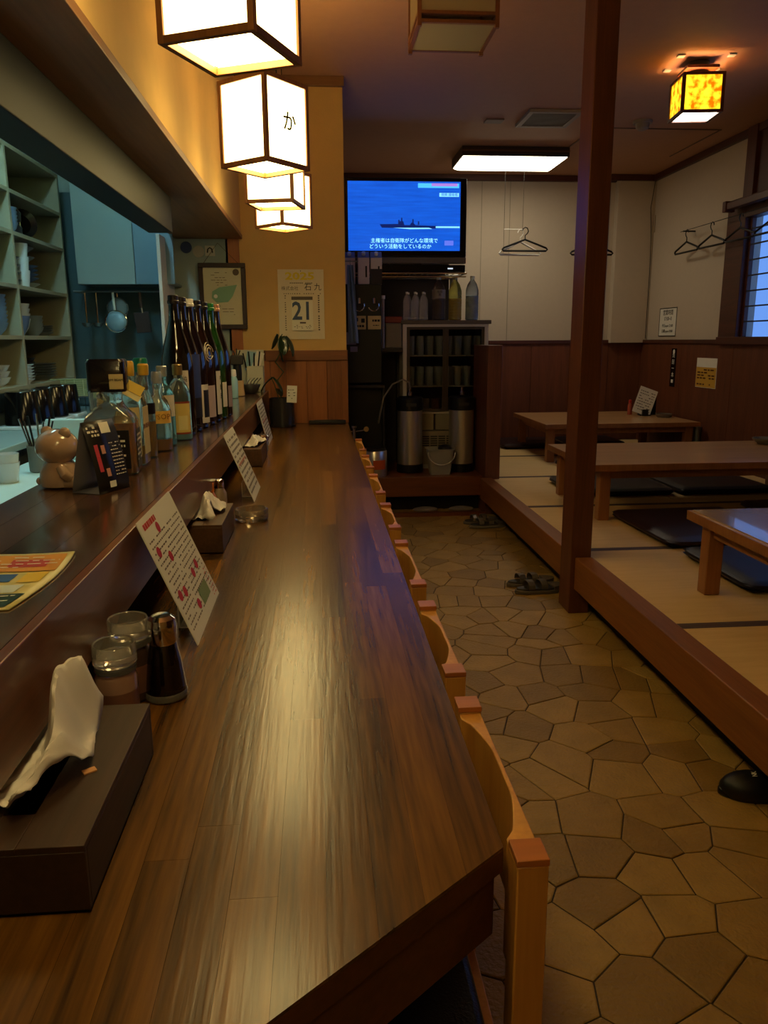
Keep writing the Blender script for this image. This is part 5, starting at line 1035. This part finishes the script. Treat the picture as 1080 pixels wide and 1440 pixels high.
t = thing('table_bottle', 'dark bottle at the right edge on the middle low table', 'bottle', (3.12, 5.02, .6058)); part('bottle_body', MB().lathe([(.03, 0), (.033, .004), (.033, .10), (.015, .13), (.015, .15)], 24), black, t); part('cap', MB().lathe([(.017, .15), (.017, .17)], 16), white, t)
t = thing('small_cup', 'steel cup standing on the tatami by the right wall', 'cup', (3.27, 6.45, .2712)); part('cup_body', MB().lathe([(.02, 0), (.026, .004), (.034, .28), (.031, .28), (.022, .01), (.001, .008)], 24, cap=False), dullsteel, t)
# ------------------------------------------------------------------ notices on the right wall
def notice(y0, y1, z0, z1, label, m, build=None, off=.002, x=RX):
    t = thing('wall_notice', label, 'notice', (x-off, (y0+y1)/2, (z0+z1)/2)); w_, h_ = (y1-y0)/2, (z1-z0)/2
    part('paper_sheet', MB().box(-.002, .002, -w_, w_, -h_, h_), m, t)
    if build: build(t, w_, h_)
    return t
RR = Matrix(((0, 0, -1), (-1, 0, 0), (0, 1, 0)))   # text on the right wall facing -X
def b1(t, w_, h_):
    mb = MB(); mb.box(-.004, -.002, -w_, w_, h_-.008, h_).box(-.004, -.002, -w_, w_, -h_, -h_+.008).box(-.004, -.002, -w_, -w_+.008, -h_, h_).box(-.004, -.002, w_-.008, w_, -h_, h_); part('border', mb, ink, t)
    for s_, z_, zz in (('営業時間', .055, .085), ('17:00~0', .05, .03), ('平日open 21:00', .036, -.035), ('日曜open 19:00', .036, -.085)): text(s_, z_, (-.0032, 0, zz), None, ink, t, R=RR)
notice(7.13, 7.50, 1.32, 1.585, 'handwritten opening hours sign on the white part of the right wall', paper, b1)
def b2(t, w_, h_):
    for k, c in enumerate('焼酎一本'): text(c, .05, (-.0032, 0, .11-.06*k), None, paper, t, R=RR)
    part('print', MB().box(-.004, -.002, -.02, .02, -.14, -.11), paper, t); part('print', MB().lathe([(.02, 0), (.02, .002)], 16, (-.002, .0, .145), rot=Matrix.Rotation(-PI/2, 3, 'Y')), paper, t)
notice(7.03, 7.13, .86, 1.21, 'narrow black vertical strip notice on the right wall panelling', gloss_black, b2, .026)
def b3(t, w_, h_):
    part('print', MB().box(-.0032, -.002, -w_+.004, w_-.004, -h_+.004, h_*.38), mat('notice_yellow', (206, 160, 60), .5), t)
    m_ = MB(); f = lambda u, v: (-.0038, -u, v); print_rows(m_, -w_*.85, w_*.85, -h_*.45, h_*.3, 4, .012, f, .8, .03, .06, .012, 3); print_rows(m_, -w_*.85, w_*.5, -h_*.85, -h_*.7, 1, .012, f, .8, .03, .06, .012, 4); part('print', m_, mat('notice_brown', (90, 50, 20), .5), t, smooth=False)
notice(6.27, 6.62, .885, 1.135, 'yellow and white printed notice on the right wall panelling', paper, b3, .026)
t = thing('wall_switch', 'small beige switch plate high on the right wall near the corner', 'switch', (RX-.002, 7.80, 2.40)); part('plate_body', MB().box(-.01, 0, -.05, .05, -.08, .08), mat('switch_beige', (176, 156, 130), .5), t, .003); part('rocker', MB().box(-.014, -.01, -.02, .02, -.03, .03), vw, t)
t = thing('wall_cable', 'thin dark cable running down the room corner to the switch', 'cable', (RX-.02, BY-.10, 1.3)); part('cable', MB().tube([(0, 0, 1.5), (-.03, .0, 1.25), (-.01, 0, 1.0), (0, .0, .7), (0, 0, 0)], .003, 6), ink, t)
# ------------------------------------------------------------------ hangers
def hanger(loc, rz, m, label, w_=.2, group=None, h=.1):
    t = thing('coat_hanger', label, 'hanger', loc, rz, group); mb = MB()
    mb.tube([(-w_, 0, -h), (w_, 0, -h), (w_+.012, 0, -h+.012), (w_, 0, -h+.025), (0, 0, .01), (-w_, 0, -h+.025), (-w_-.012, 0, -h+.012)], .0085, 8, True); part('hanger_frame', mb, m, t)
    part('hook', MB().tube([(0, 0, .01), (0, 0, .045), (.018, 0, .06), (.028, 0, .08), (.018, 0, .105), (0, 0, .112), (-.02, 0, .10), (-.024, 0, .085)], .0045, 8), m, t); return t
hanger((1.835, 7.0, 2.145), .0, black, 'black clothes hanger hanging on strings before the back wall', .19, 'hangers before the back wall', .085)
hanger((1.80, 7.03, 2.13), .12, white, 'white clothes hanger behind the black one before the back wall', .18, 'hangers before the back wall', .1)
hanger((2.44, 7.0, 2.115), 0, black, 'black clothes hanger mostly hidden behind the tall post', .18, 'hangers before the back wall', .085)
t = thing('hanging_string', 'two thin strings coming down from the ceiling to the hangers', 'string', (1.81, 7.0, 2.24)); part('string', MB().tube([(0, 0, 0), (0, 0, CZ-2.24-.003)], .0016, 5), ink, t); part('string', MB().tube([(-.165, 0, -.2), (-.165, 0, CZ-2.24-.003)], .0016, 5), ink, t); part('crossbar', MB().tube([(-.165, 0, .0), (.0, 0, .0)], .003, 5), white, t)
t = thing('hanging_string', 'thin string holding the hanger behind the tall post', 'string', (2.43, 7.0, 2.21)); part('string', MB().tube([(0, 0, 0), (0, 0, CZ-2.21-.003)], .0016, 5), ink, t)
for k, y_ in enumerate((6.82, 6.38, 5.94, 5.52)):
    hanger((3.22, y_, 2.11+.0*k), PI/2+.03, black, 'black notched hanger on the right wall, %s' % ['farthest from the window', 'second from the far end', 'third, overlapping the window frame', 'nearest, before the window panes'][k], .19, 'black hangers in a row by the window', .075)
t = thing('hanger_rail', 'dark rail on the right wall that the row of hangers hooks onto', 'rail', (3.22, 6.2, 2.218)); part('rail_bar', MB().tube([(0, -.9, 0), (0, .75, 0)], .003, 8), black, t)
for y_ in (-.7, .7): part('rail_bracket', MB().box(0, .11, y_-.006, y_+.006, -.006, .006), black, t)
t = thing('curtain_rail', 'brown wooden curtain rail jutting over the top of the window', 'rail', (RX-.12, 4.75, 2.29)); part('rail_bar', MB().box(-.03, .03, -1.2, 1.35, -.02, .03), trim_m, t, .004); part('rail_end', MB().box(-.04, .04, 1.35, 1.40, -.035, .045), trim_m, t, .006); part('rail_bracket', MB().box(.03, .08, 1.0, 1.04, -.02, .02), trim_m, t)
# ------------------------------------------------------------------ footwear on the stone floor
def foot(n=24, L=.27, Wd=.10):
    P_ = []
    for k in range(n):
        a = 2*PI*k/n; x_ = math.cos(a)*L/2; w_ = Wd/2*(1+.18*math.cos(a+.3)); P_.append((x_, math.sin(a)*w_*(1-.12*math.exp(-((x_+.02)/.05)**2))))
    return P_
def strap(mb, xc, wd, h, half, th=.004):
    n = 14
    for s_ in (0, 1): pass
    vs = []
    for k in range(n+1):
        a = PI*k/n; y_ = half*math.cos(a); z_ = .028+h*math.sin(a)**.7
        for dx in (-wd/2, wd/2):
            for r_ in (0, th): vs.append((xc+dx, y_*(1+r_*6), z_+r_))
    fs = []
    for k in range(n):
        b = k*4; c = b+4; fs += [(b, b+2, c+2, c), (b+1, c+1, c+3, b+3), (b, c, c+1, b+1), (b+2, b+3, c+3, c+2)]
    mb.add(vs, fs); return mb
def sandal(x, y, rz, m, label, grp):
    t = thing('sandal', label, 'sandal', (x, y, -.0022+.003), rz, grp)
    part('sole', MB().prism(foot(), 0, .02), m, t, .004); part('footbed', MB().prism([(a*.93, b*.9) for a, b in foot()], .02, .03), darkgrey, t, .004)
    for xc in (-.055, .015):
        part('strap', strap(MB(), xc, .035, .035, .045), m, t); part('buckle', MB().obox((xc, -.034, .058), (.03, .004, .022), rx=-.75), mat('buckle', (120, 116, 112), .3, .8), t)
    part('heel_rim', MB().prism([(a*1.0, b*1.0) for a, b in foot() if a > .06], .02, .038), m, t)
gs = mat('sandal_grey', (92, 82, 72), .6); sandal(1.13, 3.80, .12, gs, 'grey buckled sandal of the pair behind the post, nearer one', 'grey sandals behind the post'); sandal(1.115, 3.92, .1, gs, 'grey buckled sandal of the pair behind the post, farther one', 'grey sandals behind the post')
g2 = mat('sandal_grey_b', (104, 96, 86), .6); sandal(1.17, 5.25, .1, g2, 'small grey sandal of the far pair by the alcove, nearer one', 'grey sandals near the alcove'); sandal(1.15, 5.37, .1, g2, 'small grey sandal of the far pair by the alcove, farther one', 'grey sandals near the alcove')
t = thing('black_clog', 'black rubber slip-on shoe with white lettering under the platform edge', 'shoe', (1.27, 1.915, .0008), -.15)
part('sole', MB().prism(foot(L=.28, Wd=.11), 0, .022), gloss_black, t, .006); part('upper', MB().ball((-.045, 0, .022), .095, sx=.95, sy=.56, sz=.52), mat('clog_black', (20, 19, 19), .45), t); part('footbed', MB().prism([(a*.9, b*.85) for a, b in foot(L=.28, Wd=.11)], .022, .028), black, t); part('heel_rim', MB().tube([(.02, -.05, .04), (.09, -.045, .035), (.13, 0, .035), (.09, .045, .035), (.02, .05, .04)], .008, 8), black, t)
text('NK', .02, (-.045, -.012, .0735), (-.15, 0, PI/2-.2), paper, t, sx=1.0)
# ------------------------------------------------------------------ kitchen light (real fixture above the kitchen, hidden by the soffit)
t = thing('kitchen_tube_light', 'cool white fluorescent fitting on the kitchen ceiling', 'ceiling light', (-1.15, 3.1, 2.75)); part('housing', MB().box(-.07, .07, -.62, .62, .03, .095), white, t)
kl = mat('kitchen_tube_lit', (235, 250, 255), .5, emit=(.42, .88, 1.0), es=L_KITCHEN)
for x_ in (-.035, .035): part('tube', MB().tube([(x_, -.6, .012), (x_, .6, .012)], .016, 12), kl, t)
